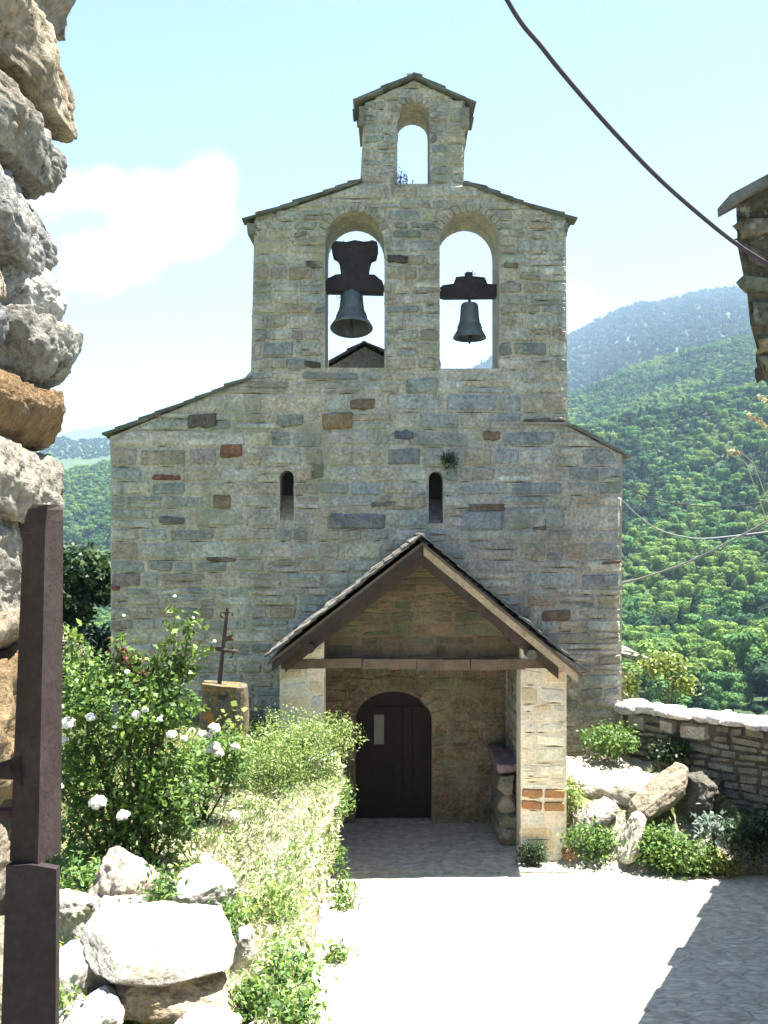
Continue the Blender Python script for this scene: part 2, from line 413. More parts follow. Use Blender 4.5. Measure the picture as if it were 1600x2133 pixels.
def slates(mb, p0, p1, y0, y1, step, th, col, along=.3, yjit=.04, lift0=.022):
    """overlapping courses of rough slabs laid up a slope from p0 to p1 (x, z)"""
    d = Vector((p1[0] - p0[0], p1[1] - p0[1])); Ln = d.length; d.normalize(); nrm = Vector((-d.y, d.x))
    if nrm.y < 0: nrm = -nrm
    t = 0
    while t < Ln:
        y = y0
        while y < y1 - .02:
            w = min(U(.28, .6), y1 - y)
            if y1 - (y + w) < .15: w = y1 - y
            a = t - U(0, along * .3); b = min(t + step + along + U(-.04, .06), Ln + .05)
            l0 = U(0, lift0); th_ = th * U(.7, 1.5)
            q = []
            tl = U(.9, 1.6)
            for (s, lift) in ((a, l0 + th * tl), (b, l0)):
                for yy in ((y - (U(0, yjit) if y == y0 else 0)), y + w - .006):
                    for hh in (0, th_):
                        x = p0[0] + d.x * s + nrm.x * (lift + hh); z = p0[1] + d.y * s + nrm.y * (lift + hh)
                        q.append(Vector((x + U(-.006, .006), yy, z + U(-.005, .005))))
            k = U(.7, 1.3); c = tuple(v * k * U(.92, 1.08) for v in col)
            mb.add(q, [(0, 1, 3, 2), (4, 6, 7, 5), (0, 4, 5, 1), (2, 3, 7, 6), (0, 2, 6, 4), (1, 5, 7, 3)], c)
            y += w
        t += step * U(.85, 1.15)

_cube = {}
def cube_grid(n):
    if n not in _cube:
        bm = bmesh.new(); bmesh.ops.create_cube(bm, size=2); bmesh.ops.subdivide_edges(bm, edges=bm.edges[:], cuts=n, use_grid_fill=True)
        _cube[n] = ([v.co.copy() for v in bm.verts], [tuple(v.index for v in f.verts) for f in bm.faces]); bm.free()
    return _cube[n]
def rock_geo(mb, c, dims, rot, seed, col, cuts=7, boxy=.55, sub=4, rough=.05, strata=.0):
    """a block: cube grid rounded towards a ball, chipped by planes, roughened along its own normals"""
    rr = random.Random(seed)
    V, F = cube_grid({2: 4, 3: 7, 4: 14, 5: 26, 6: 54}[sub])
    planes = []
    for _ in range(cuts + 3):
        n = Vector((rr.gauss(0, 1), rr.gauss(0, 1), rr.gauss(0, 1))).normalized(); planes.append((n, rr.uniform(.74, 1.06) * (1.0 + .45 * (abs(n.x) + abs(n.y) + abs(n.z) - 1))))
    E = Matrix.Rotation(rot[2], 3, 'Z') @ Matrix.Rotation(rot[1], 3, 'Y') @ Matrix.Rotation(rot[0], 3, 'X')
    s = min(dims); so = Vector((seed * 3.17, seed * 1.71, seed * .37)); r_ = boxy
    sk = [rr.uniform(-.18, .18) for _ in range(4)]
    vs = []
    for co in V:
        nd = co.normalized()
        p = co * (1 - r_) + nd * (1.22 * r_)
        p = Vector((p.x + sk[0] * p.z + sk[1] * p.y * p.z * .5, p.y + sk[2] * p.z * .5, p.z + sk[3] * p.x * .6))
        for n, d in planes:
            e = p.dot(n) - d
            if e > 0: p -= n * e
        nn = Vector((nd.x ** 3, nd.y ** 3, nd.z ** 3)) * .75 + nd * .25
        nn = Vector((nn.x / dims[0], nn.y / dims[1], nn.z / dims[2])).normalized()
        q = Vector((p.x * dims[0], p.y * dims[1], p.z * dims[2])); w = q + so
        a = mnoise.fractal(w / (s * 1.7), .8, 2.0, 3) * 1.7
        if sub >= 4:
            a += mnoise.fractal(w / (s * .45), .7, 2.1, 4) * .8
            if sub >= 5: a += mnoise.fractal(w / (s * .15), .8, 2.1, 3) * .36
            if sub == 5: a -= max(0, mnoise.ridged_multi_fractal(w / (s * 1.1), .9, 2.2, 4, 1.0, 2.0) - 1.3) * .5
            if strata: a += strata * math.sin((q.z / s + .6 * mnoise.noise(w / s)) * 14)
        vs.append(E @ (q + nn * (rough * s * a)) + Vector(c))
    mb.add(vs, F, col)

# ---------------------------------------------------------------- ground, path, hills
def z_path(y):
    if y >= 10: return -4.95 + (15 - min(y, 15)) * .02
    if y >= 8: return -4.85 + (10 - y) * .12
    if y >= 3.3: return -4.61 + (8 - y) / 4.7 * 2.95
    return -1.66
def x_edge(y): return -.72 - .012 * (15 - y) if y > 3 else -.87          # left edge of the path: foot of the garden wall
def z_terr(y):
    return -3.2 + .7 * (1 - sstep(4.2, 6.2, y)) + .85 * (1 - sstep(2.4, 4.4, y))
def wall_line(x): return 17.6 - (x - 3.96) / 1.023                       # the low wall right of the church
def z_ground(x, y):
    zp = z_path(y)
    xe = x_edge(y)
    n = fbm((x, y, 0), .9, 4, 3) * .10
    if y < 15.9:
        k = 1 - sstep(xe - .38, xe - .12, x)
        z = zp + (z_terr(y) + n - zp) * k
    else:
        k = 1 - sstep(-1.5, -1.3, x)
        z = zp + (z_terr(y) + n * .6 - zp) * k
    if x > 2.6 and y > 14.2:                                             # bank of rock and earth below the low wall
        yb = 14.95 + .06 * (x - 2.7)
        b = sstep(yb, yb + 1.6, y) * sstep(2.55, 2.9, x)
        z += b * (1.05 + n * 2)
    far = max(0, y - 17.6) if -4.6 < x < 4 else max(0, y - 18.2, -x - 9, x - 9)
    if not (-4.6 < x < 4 and y < 32):
        z -= min(30, .5 * max(0, max(y - (19 if x < 0 else 17.9 - min(0, wall_line(x) - 17.6) * 0), 0)) * (1 if abs(x) > 4 else 1))
    z -= .45 * max(0, abs(x) - 9)
    return z
def grid_sheet(name, xs, ys, zf, m, colf, thick=None):
    mb = MB(); nx, ny = len(xs), len(ys); vs = []; cs = []
    for y in ys:
        for x in xs:
            vs.append((x, y, zf(x, y))); cs.append(colf(x, y))
    fs = [(j * nx + i, j * nx + i + 1, (j + 1) * nx + i + 1, (j + 1) * nx + i) for j in range(ny - 1) for i in range(nx - 1)]
    mb.add(vs, fs, cs); return mb.build(name, m, smooth=True)
def arange(a, b, s): return [a + i * s for i in range(int(round((b - a) / s)) + 1)]
gx = [-60, -45, -32, -24, -18, -14, -11.5] + arange(-9.6, 9.6, .16) + [11.5, 14, 18, 24, 32, 45, 60]
gy = [-40, -28, -18, -12, -8, -5, -3, -1.5] + arange(0, 20, .16) + [21, 22, 24, 27, 31, 37, 45, 58]
def gcol(x, y):
    if y < 15.9 and x > x_edge(y) - .1: return (.28, .27, .22)
    n = .5 + .5 * fbm((x, y, 2), .7)
    if 7.2 < y < 13 and x_edge(y) - 1.6 < x and x > -.32 * y + 1.0 and y < 15: return (.40, .37, .26)
    return (.13 + .10 * n, .14 + .09 * n, .05 + .05 * n)
g = grid_sheet('ground', gx, gy, z_ground, M['soil'], gcol); props(g, kind='structure')
# paved path between the garden wall and the house
pv = []; pf = []; ys = arange(3.0, 15.1, .2)
for j, y in enumerate(ys):
    xl = x_edge(y) - .05; xr = max(1.5, 1.05 + .475 * (y - 3)) if y < 13.8 else min(5.9 + (y - 13.8) * .0, 6.1)
    if y > 14.6: xr = 5.9
    for i in range(13):
        x = xl + (xr - xl) * i / 12
        pv.append((x, y, z_path(y) + .012 + .012 * fbm((x, y, 0), 1.3)))
for j in range(len(ys) - 1):
    for i in range(12): pf.append((j * 13 + i, j * 13 + i + 1, (j + 1) * 13 + i + 1, (j + 1) * 13 + i))
mb = MB(); mb.add(pv, pf); props(mb.build('path', M['paving'], smooth=True), kind='structure')

# hills: heights surveyed as slope seen from the terrace, per bearing and distance
HQ = [-2000, 60, 130, 230, 600, 1000, 1180, 1600, 3500]
HD = [30, 80, 150, 300, 500, 650, 800, 1000, 1200, 1500, 2500, 3000, 3500, 5000, 6500]
HE = np.array([
 [-.4, -.3, -.2, -.1, 0, .03, .05, .08, .1, .09, .12, .11, .1, .1, .08],
 [-.5, -.35, -.25, -.15, -.08, -.04, -.005, .03, .044, .03, .08, .07, .068, .08, .06],
 [-.5, -.35, -.25, -.15, -.08, -.04, 0, .035, .048, .035, .082, .07, .07, .087, .06],
 [-.5, -.35, -.25, -.15, -.08, -.035, .01, .045, .063, .05, .084, .075, .07, .10, .07],
 [-.5, -.36, -.25, -.14, -.06, .0, .02, .05, .07, .06, .09, .11, .10, .105, .07],
 [-.55, -.38, -.23, -.12, -.02, .05, .05, .07, .09, .08, .13, .151, .13, .09, .06],
 [-.58, -.4, -.22, -.10, .01, .085, .078, .1, .118, .105, .165, .179, .15, .1, .07],
 [-.5, -.34, -.2, -.07, .06, .132, .13, .165, .185, .178, .215, .226, .2, .12, .08],
 [-.4, -.3, -.1, .05, .15, .2, .2, .22, .23, .23, .25, .25, .22, .15, .1]])
LHD = np.log(HD)
def hill_e(q, d):
    ld = math.log(max(30, min(6500, d)))
    cols = [np.interp(ld, LHD, HE[k]) for k in range(len(HQ))]
    return float(np.interp(q, HQ, cols))
def hill_z(x, y):
    d = y; q = CX + FPX * x / d
    z = hill_e(q, d) * d
    return z + .018 * d * fbm((x, y, 0), 6.0 / (d + 200), 5, 2) * min(1, d / 400)
hq = [-1500, -1000, -600, -300] + list(range(-100, 1900, 20)) + [2000, 2200, 2500, 3000]
hd = np.exp(np.linspace(math.log(30), math.log(6500), 120))
mb = MB(); vs = []; cs = []
for d in hd:
    for q in hq:
        x = (q - CX) / FPX * d; vs.append((x, d, hill_z(x, d)))
        n = .5 + .5 * fbm((x, d, 5), 4.0 / (d + 200), 4)
        cs.append((.045 + .03 * n, .085 + .03 * n, .03 + .012 * n))
nq = len(hq)
fs = [(j * nq + i, j * nq + i + 1, (j + 1) * nq + i + 1, (j + 1) * nq + i) for j in range(len(hd) - 1) for i in range(nq - 1)]
mb.add(vs, fs, cs); props(mb.build('hills', M['hill'], smooth=True), kind='structure')
mb = MB(); mb.add([(-14000, -6000, -58), (14000, -6000, -58), (14000, 14000, -58), (-14000, 14000, -58)], [(0, 1, 2, 3)], (.07, .11, .05))
props(mb.build('valley_floor', M['hill']), kind='structure')

# ---------------------------------------------------------------- the church
D = 17.6
church = thing('church', (0, D, -4.95), 'small romanesque stone church with two-bell gable tower, arched door and slate roofs', 'church')
def to3(x, z, dep): return (x, D - dep, z)
def pxr(x0, y0, x1, y1): return ((x0 - CX) / 125, (HZ - y1) / 125, (x1 - CX) / 125, (HZ - y0) / 125)
FE = [(*pxr(388, 860, 455, 893), (.10, .08, .065)), (*pxr(728, 830, 783, 854), (.15, .105, .07)), (*pxr(670, 858, 738, 896), (.22, .145, .075)),
      (*pxr(457, 922, 507, 954), (.20, .10, .055)), (*pxr(316, 988, 378, 1001), (.16, .07, .045)), (*pxr(443, 1030, 482, 1061), (.17, .125, .065)),
      (*pxr(651, 963, 676, 999), (.17, .12, .055)), (*pxr(972, 1048, 1054, 1067), (.14, .10, .06)), (*pxr(820, 897, 863, 917), (.10, .11, .125)),
      (*pxr(1088, 870, 1181, 881), (.09, .08, .065)), (*pxr(428, 1160, 494, 1170), (.10, .07, .055)), (*pxr(231, 1217, 250, 1230), (.14, .05, .04)),
      (*pxr(1045, 1055, 1180, 1104), (.30, .30, .26)), (*pxr(1215, 1050, 1293, 1108), (.40, .38, .31)), (*pxr(1005, 897, 1043, 918), (.17, .12, .07)),
      (*pxr(960, 1060, 1050, 1108), (.24, .26, .25)), (*pxr(680, 1068, 805, 1104), (.17, .18, .18)), (*pxr(1128, 1270, 1190, 1296), (.17, .12, .08)),
      (*pxr(1250, 1168, 1294, 1175), (.09, .05, .04)), (*pxr(1108, 1076, 1140, 1106), (.09, .10, .09)), (*pxr(770, 1044, 828, 1056), (.15, .15, .15)),
      (*pxr(574, 862, 634, 890), (.21, .215, .17)), (*pxr(330, 1075, 386, 1092), (.13, .13, .13)), (*pxr(845, 785, 915, 822), (.23, .26, .22))]
door_hole = arch(-.48, .80, -5.2, -3.22, -2.72, 16)
win1, win2 = arch(*[(q - CX) / 125 for q in (583, 612)], (HZ - 1083) / 125, (HZ - 995) / 125, (HZ - 980) / 125, 8), arch(*[(q - CX) / 125 for q in (893, 923)], (HZ - 1090) / 125, (HZ - 998) / 125, (HZ - 982) / 125, 8)
lower = [(-4.54, -5.6), (-4.56, 1.52), (-2.40, 2.42), (-2.22, 2.62), (3.05, 2.62), (3.06, 1.70), (3.97, 1.22), (3.95, -5.6)]
MORT = (.40, .37, .29)
fw = MB(); fw.prism(lower, [win1, win2, door_hole], D, D + 1.15, MORT)
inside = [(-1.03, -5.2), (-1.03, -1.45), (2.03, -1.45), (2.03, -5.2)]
masonry(fw, [lower, inside], to3, -5.2, -1.0, (.13, .23), (.25, .7), features=[f for f in FE if f[1] < -.95], proud=.026)
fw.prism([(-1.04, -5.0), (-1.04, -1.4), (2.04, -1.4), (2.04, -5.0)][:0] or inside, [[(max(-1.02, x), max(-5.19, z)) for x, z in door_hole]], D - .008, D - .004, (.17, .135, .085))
INN_SHADED = [((.17, .135, .085), 4), ((.20, .165, .11), 3), ((.135, .125, .09), 3), ((.19, .13, .08), 1)]  # brown stones and mortar inside: own hue, porch shade darkened into the colour
masonry(fw, [inside, door_hole], to3, -5.0, -1.45, (.12, .22), (.18, .5), pal=INN_SHADED, proud=.02)
masonry(fw, [lower, win1, win2], to3, -1.0, 2.60, (.20, .33), (.32, .9), features=[f for f in FE if f[1] >= -.95], proud=.022)
# voussoirs round the door
def vous(mb, cx, zs, hw, hh, dep, n, col, wd, dd=D):
    for i in range(n):
        t0, t1 = math.pi * (i + .06) / n, math.pi * (i + .94) / n
        q = [(cx + (hw + a) * math.cos(t), zs + (hh + a) * math.sin(t)) for t, a in ((t0, .004), (t1, .004), (t1, wd), (t0, wd))]
        pts = [(x, dd - .032, z) for x, z in q] + [(x, dd + .02, z) for x, z in q]
        k = U(.8, 1.2)
        mb.add(pts, [(0, 1, 2, 3), (0, 4, 5, 1), (1, 5, 6, 2), (2, 6, 7, 3), (3, 7, 4, 0)], tuple(c * k for c in col))
vous(fw, .16, -3.22, .64, .5, 0, 11, (.18, .145, .095), .26)
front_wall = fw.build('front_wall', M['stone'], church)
op1 = arch(-.985, 0.005, 2.67, 4.74, 5.27, 14); op2 = arch(.93, 1.92, 2.66, 4.74, 5.27, 14)
belf = [(-2.22, 2.62), (-2.16, 5.12), (-.39, 5.74), (1.34, 5.74), (3.03, 5.14), (3.05, 2.62)]
bw = MB(); bw.prism(belf, [op1, op2], D, D + 1.15, MORT)
FB = [(*pxr(636, 543, 672, 560), (.07, .06, .05)), (*pxr(805, 530, 850, 549), (.07, .06, .045)), (*pxr(1048, 546, 1080, 560), (.09, .07, .05)), (*pxr(632, 752, 670, 766), (.07, .07, .05))]
DARKER = [(tuple(v * .93 for v in c), w) for c, w in GREYS]
masonry(bw, [belf, op1, op2], to3, 2.62, 5.74, (.14, .27), (.22, .62), features=FB, proud=.026, pal=DARKER)
vous(bw, -.49, 4.74, .495, .53, 0, 15, (.30, .275, .21), .13); vous(bw, 1.425, 4.74, .495, .53, 0, 15, (.31, .28, .21), .13)
belfry = bw.build('belfry', M['stone'], church)
op3 = arch(.225, .765, 5.60, 6.84, 7.10, 12)
uppr = [(-.40, 5.745), (-.33, 7.06), (.50, 7.47), (1.36, 7.04), (1.33, 5.745)]
uw = MB()
up_poly = [(-.40, 5.745), (.225, 5.745), (.225, 6.84)] + [p for p in reversed(op3[2:])][1:-1] + [(.765, 6.84), (.765, 5.745), (1.33, 5.745), (1.36, 7.04), (.50, 7.47), (-.33, 7.06)]
uw.prism(up_poly, [], D + .02, D + 1.0, MORT)
masonry(uw, [up_poly], lambda x, z, dep: (x, D + .02 - dep, z), 5.75, 7.42, (.13, .22), (.18, .42), proud=.02, pal=DARKER)
vous(uw, .495, 6.84, .27, .26, 0, 11, (.30, .27, .21), .11, D + .02)
uw.box((-.43, D - .05, 6.70), (-.32, D + 1.02, 7.02), (.18, .17, .14), .02); uw.box((1.31, D - .05, 6.66), (1.43, D + 1.02, 7.0), (.20, .18, .14), .02)
upper = uw.build('belfry_top', M['stone'], church)
SL = (.115, .12, .095)
for side in (0, 1):
    sl = MB()
    if side == 0: slates(sl, (-2.29, 5.07), (-.40, 5.73), D - .06, D + 1.2, .22, .034, SL); sl.box((-2.27, D - .05, 4.88), (-2.17, D + 1.19, 5.065), (.16, .155, .125), .02)
    else: slates(sl, (3.12, 5.08), (1.36, 5.70), D - .06, D + 1.2, .22, .034, SL); sl.box((3.01, D - .05, 4.92), (3.07, D + 1.19, 5.07), (.16, .155, .125), .015)
    sl.build('belfry_coping', M['slate'], church)
sl = MB()
slates(sl, (-.44, 7.04), (.50, 7.48), D - .07, D + 1.06, .17, .03, SL); slates(sl, (1.44, 7.02), (.50, 7.48), D - .07, D + 1.06, .17, .03, SL)
sl.box((.38, D - .07, 7.49), (.62, D + 1.05, 7.545), SL, .02)
sl.build('belfry_cap', M['slate'], church)
sl = MB(); slates(sl, (-4.63, 1.50), (-2.22, 2.47), D - .05, D + 1.18, .24, .034, SL); sl.build('verge_slates', M['slate'], church)
sl = MB(); slates(sl, (4.02, 1.18), (3.08, 1.69), D - .04, D + 1.18, .24, .026, (.19, .185, .155)); sl.build('verge_slates', M['slate'], church)
sl = MB(); sl.box((2.3, D - .05, 1.735), (3.08, D + .1, 1.768), (.30, .285, .25), .012); sl.build('ledge', M['slate'], church)
# nave behind the front: side walls and a steeper slate roof whose ridge shows through the left bell opening
nv = MB()
nave_poly = [(-4.5, -5.6), (-4.5, .8), (-.35, 3.22), (3.93, 1.06), (3.93, -5.6)]
nv.prism(nave_poly, [], D + 1.16, 33.0, (.27, .26, .21))
nv.build('nave_wall', M['stone'], church)
nr = MB()
slates(nr, (-4.72, .72), (-.35, 3.27), D + 1.155, 33.2, .45, .03, (.10, .105, .09), along=.15); slates(nr, (4.14, .98), (-.35, 3.27), D + 1.155, 33.2, .45, .03, (.10, .105, .09), along=.15)
nr.build('nave_roof', M['slate'], church)
# windows: deep splayed slits
for nm, hole, xa, xb, z0, zt in (('window', win1, -1.736, -1.504, .136, .96), ('window', win2, .744, .984, .08, .944)):
    w_ = MB()
    w_.box((xa - .02, D + .5, z0), (xb + .02, D + .53, zt), (.03, .03, .03))
    wo = w_.build('window', M['dark'], church)
    s_ = MB(); s_.add([(xa + .003, D + .02, z0 + .02), (xb - .003, D + .02, z0 + .02), (xb - .003, D + .499, z0 + .42), (xa + .003, D + .499, z0 + .42),
                       (xa + .003, D + .02, z0 + .003), (xb - .003, D + .02, z0 + .003), (xb - .003, D + .499, z0 + .003), (xa + .003, D + .499, z0 + .003)],
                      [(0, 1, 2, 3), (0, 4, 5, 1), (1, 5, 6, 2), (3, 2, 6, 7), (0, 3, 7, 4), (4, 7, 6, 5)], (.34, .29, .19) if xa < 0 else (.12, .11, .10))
    s_.build('sill', M['stone'], wo)
# door
dr = MB()
leafp = arch(-.475, .795, -4.93, -3.22, -2.725, 16)
dr.prism(leafp, [], D + .32, D + .40, (.03, .02, .02))
door = dr.build('door', M['dark_door'], church)
for xa in (-.47, .165):
    b_ = MB()
    for k in range(4): b_.box((xa + .01 + k * .155, D + .29, -4.90), (xa + .155 + k * .155, D + .318, -3.02 if 0 < (k + (xa > 0) * 0) < 3 or True else -3.2), (.03, .02, .02), .003)
    b_.build('door_leaf', M['dark_door'], door)
h_ = MB(); h_.tube([(.24, D + .285, -3.95), (.24, D + .24, -3.95), (.24, D + .24, -4.08), (.24, D + .285, -4.08)], .012, 8, (.04, .03, .03))
h_.build('handle', M['iron'], door)
# lean-to behind the right corner
an = MB()
an.prism([(4.0, -7.0), (4.0, -2.45), (5.15, -3.05), (5.15, -7.0)], [], 21.6, 26.0, (.29, .26, .2))
an_o = an.build('side_annex', M['stone'], church)
ar = MB(); slates(ar, (5.5, -2.83), (4.0, -2.36), 21.5, 26.1, .3, .04, (.16, .16, .14)); ar.build('roof', M['slate'], an_o)

# ---------------------------------------------------------------- the porch
FP = 15.6
porch = thing('porch', (.57, FP, -4.93), 'gabled stone porch with steep slate roof standing before the church door', 'porch')
PALE = [((.74, .67, .51), 5), ((.78, .73, .59), 4), ((.66, .64, .54), 3), ((.58, .56, .48), 1), ((.70, .57, .38), 2)]
ORG = (.37, .20, .09)
def pxp(x0, y0, x1, y1): return ((x0 - CX) / FPX * FP, (HZ - y1) / FPX * FP, (x1 - CX) / FPX * FP, (HZ - y0) / FPX * FP)
RS_L, RS_R = (.55, -.20), (.55, -.20)
def roof_z(x): return -.137 - abs(x - .55) * (.779 if x < .55 else .830)
for xa, xb, side in ((-1.54, -.886, 'l'), (2.02, 2.695, 'r')):
    pm = MB()
    xo = xa if side == 'l' else xb
    poly = [(xa, -5.4), (xb, -5.4), (xb, roof_z(xb) - .16), (xa, roof_z(xa) - .16)]
    pm.prism(poly, [], FP, FP + .5, (.72, .65, .50))
    ft = [(*pxp(1086, 1642, 1132, 1662), ORG), (*pxp(1134, 1642, 1178, 1664), ORG), (*pxp(1085, 1666, 1130, 1688), (.33, .17, .075)), (*pxp(1132, 1668, 1178, 1690), (.35, .20, .09))] if side == 'r' else []
    masonry(pm, [poly], lambda x, z, dep: (x, FP - dep, z), -5.1, max(roof_z(xa), roof_z(xb)) - .2, (.15, .28), (.2, .45), pal=PALE, proud=.008, features=ft)
    pm.build('pier', M['limewash'], porch)
    sm = MB()                      # side wall back to the church
    xa2, xb2 = (-1.52, -1.06) if side == 'l' else (2.06, 2.67)
    poly = [(xa2, -5.4), (xb2, -5.4), (xb2, roof_z(xb2) - .17), (xa2, roof_z(xa2) - .17)]
    sm.prism(poly, [], FP + .5, D - .03, (.33, .30, .24))
    xin = xb2 if side == 'l' else xa2
    sgn = 1 if side == 'l' else -1
    pl2 = [(FP + .5, -5.1), (D - .03, -5.1), (D - .03, roof_z(xin) - .2), (FP + .5, roof_z(xin) - .2)]
    masonry(sm, [pl2], lambda y, z, dep: (xin + sgn * dep, y, z), -5.0, roof_z(xin) - .2, (.14, .24), (.2, .45), proud=.012)
    sm.build('side_wall', M['stone'], porch)
lg = MB()
for k in range(5):
    rock_geo(lg, (1.92, 16.9 + U(-.03, .03), -4.80 + k * .27), (.15 + U(-.01, .02), .62, .15), (U(-.03, .03), U(-.04, .04), 0), 400 + k, tuple(c * U(.85, 1.15) for c in (.22, .21, .18)), 2, .2, 4, .08)
lg.build('wall_ledge', M['stone'], porch, smooth=True)
# gable wall between the rafters
gz = -1.93
gw = MB()
gpoly = [(.55 - (-.55 - gz) / .779 - .1, gz), (.55 + (-.55 - gz) / .830 + .1, gz), (.55, -.46)]
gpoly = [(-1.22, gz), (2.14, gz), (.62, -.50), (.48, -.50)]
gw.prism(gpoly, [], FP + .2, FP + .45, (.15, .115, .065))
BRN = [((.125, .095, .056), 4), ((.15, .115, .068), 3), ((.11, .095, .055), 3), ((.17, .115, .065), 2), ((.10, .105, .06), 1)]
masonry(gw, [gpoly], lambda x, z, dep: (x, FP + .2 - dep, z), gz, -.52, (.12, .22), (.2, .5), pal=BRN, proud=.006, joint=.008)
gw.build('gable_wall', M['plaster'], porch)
tb = MB()
for k in range(10):
    xa = -1.52 + k * .40; dz = .015 * math.sin(k * .8)
    tb.box((xa, FP - .02, gz - .155 + dz), (xa + .399, FP + .22, gz - .005 + dz * .5), (.135, .10, .068), .008)
tb.build('tie_beam', M['wood'], porch)
# roof boards, rafters and slates
rb = MB()
for sx, sl_ in ((-1, .779), (1, .830)):
    e = 2.22 if sx < 0 else 2.30
    for y0, y1, off, th, c in ((15.14, D - .04, .06, .05, (.13, .10, .075)),):
        z0 = -.137 - off
        pts = []
        for t, o in ((0, 0), (e, 0), (e, -th), (0, -th)):
            for y in (y0, y1): pts.append((.55 + sx * t, y, z0 - sl_ * t + o))
        rb.add(pts, [(0, 2, 3, 1), (4, 6, 7, 5), (0, 1, 7, 6), (2, 4, 5, 3), (0, 6, 4, 2), (1, 3, 5, 7)], c)
rb.build('roof_boards', M['wood'], porch)
def rake(mb, sx, y0, y1, z_off, h, c, t0=0.0, t1=2.2, n=5):
    sl_ = .779 if sx < 0 else .830
    for k in range(n):
        a, b = t0 + (t1 - t0) * k / n, t0 + (t1 - t0) * (k + .995) / n
        w = U(-.006, .006); pts = []
        for t in (a, b):
            for y in (y0, y1):
                for hh in (0, -h): pts.append((.55 + sx * t, y + w, -.137 - z_off - sl_ * t + hh + w))
        mb.add(pts, [(0, 1, 3, 2), (4, 6, 7, 5), (0, 4, 5, 1), (2, 3, 7, 6), (0, 2, 6, 4), (1, 5, 7, 3)], c)
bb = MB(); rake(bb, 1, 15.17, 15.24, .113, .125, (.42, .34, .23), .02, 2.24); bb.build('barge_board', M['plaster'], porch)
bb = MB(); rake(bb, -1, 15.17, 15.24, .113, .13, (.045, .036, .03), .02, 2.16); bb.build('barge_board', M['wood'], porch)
for sx in (-1, 1):
    r_ = MB(); rake(r_, sx, 15.42, 15.60, .114, .30, (.07, .052, .042), .0, 2.0); r_.build('rafter', M['wood'], porch)
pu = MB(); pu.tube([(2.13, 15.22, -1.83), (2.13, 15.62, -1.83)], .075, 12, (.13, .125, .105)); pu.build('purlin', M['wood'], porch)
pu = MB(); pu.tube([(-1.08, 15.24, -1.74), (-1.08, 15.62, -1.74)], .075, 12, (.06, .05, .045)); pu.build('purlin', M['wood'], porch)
ps = MB()
slates(ps, (-1.66, -1.86), (.55, -.13), 15.09, D - .03, .15, .02, (.12, .115, .10), along=.08, yjit=.05, lift0=.008)
slates(ps, (2.86, -2.05), (.55, -.13), 15.09, D - .03, .15, .02, (.12, .115, .10), along=.08, yjit=.05, lift0=.008)
ps.build('roof', M['slate'], porch)
# paved floor and the threshold step in front
pfm = MB(); 
for y0, y1, z in ((15.12, D + .33, -4.918), (14.99, 15.115, -4.945)):
    pfm.add([(-1.3, y0, z), (2.72, y0, z), (2.72, y1, z), (-1.3, y1, z), (-1.3, y0, z - .25), (2.72, y0, z - .25), (2.72, y1, z - .25), (-1.3, y1, z - .25)],
            [(0, 1, 2, 3), (0, 4, 5, 1), (1, 5, 6, 2), (2, 6, 7, 3), (3, 7, 4, 0)])
props(pfm.build('porch_paving', M['paving']), kind='structure')
nt_ = MB(); nt_.box((-.165, D + .278, -3.66), (.0, D + .284, -3.16), (.6, .6, .5), .004)
props(nt_.build('paper_notice', M['paper'], loc=(-.08, D + .28, -3.4)), 'pale paper notice fixed on the dark church door', 'notice')

# ---------------------------------------------------------------- bells
def bell(xc, yc, ztop, h, r_, tilt, label, yoke_fn):
    t = thing('bell', (xc, yc, ztop), label, 'bell', 'bells in the gable tower')
    prof = [(.0, 0), (.42, -.0), (.50, -.05), (.53, -.14), (.56, -.35), (.62, -.58), (.73, -.76), (.88, -.89), (1.0, -1.0),
            (.95, -1.02), (.82, -.90), (.66, -.74), (.54, -.55), (.49, -.3), (.42, -.1), (.0, -.07)]
    mtx = Matrix.Rotation(tilt, 3, 'X')
    b = MB(); b.lathe((xc, yc, ztop), [(a * r_, z * h) for a, z in prof], 40, mtx=mtx)
    for zz in (-.16, -.62, -.70): b.lathe((xc, yc, ztop), [((.50 if zz > -.3 else (.65 if zz > -.65 else .70)) * r_ + q * .012, zz * h + w) for q, w in ((0, .012), (1, .006), (1, -.006), (0, -.012))], 40, mtx=mtx)
    b.build('bell_body', M['bronze'], t, smooth=True)
    c = MB(); tip = mtx @ Vector((0, 0, -1.17 * h)); mid = mtx @ Vector((0, 0, -1.02 * h)); top = mtx @ Vector((0, 0, -.1 * h))
    o = Vector((xc, yc, ztop))
    c.tube([o + top, o + mtx @ Vector((0, 0, -.85 * h)), o + mid, o + mtx @ Vector((0, 0, -1.08 * h)), o + tip], [.018, .02, .042, .03, .012], 10, (.05, .05, .05))
    c.build('clapper', M['iron'], t)
    yoke_fn(t); return t
YB = D + .5
SB = YB / D
def bx(px): return (px - CX) / FPX * YB
def bz(py): return (HZ - py) / FPX * YB
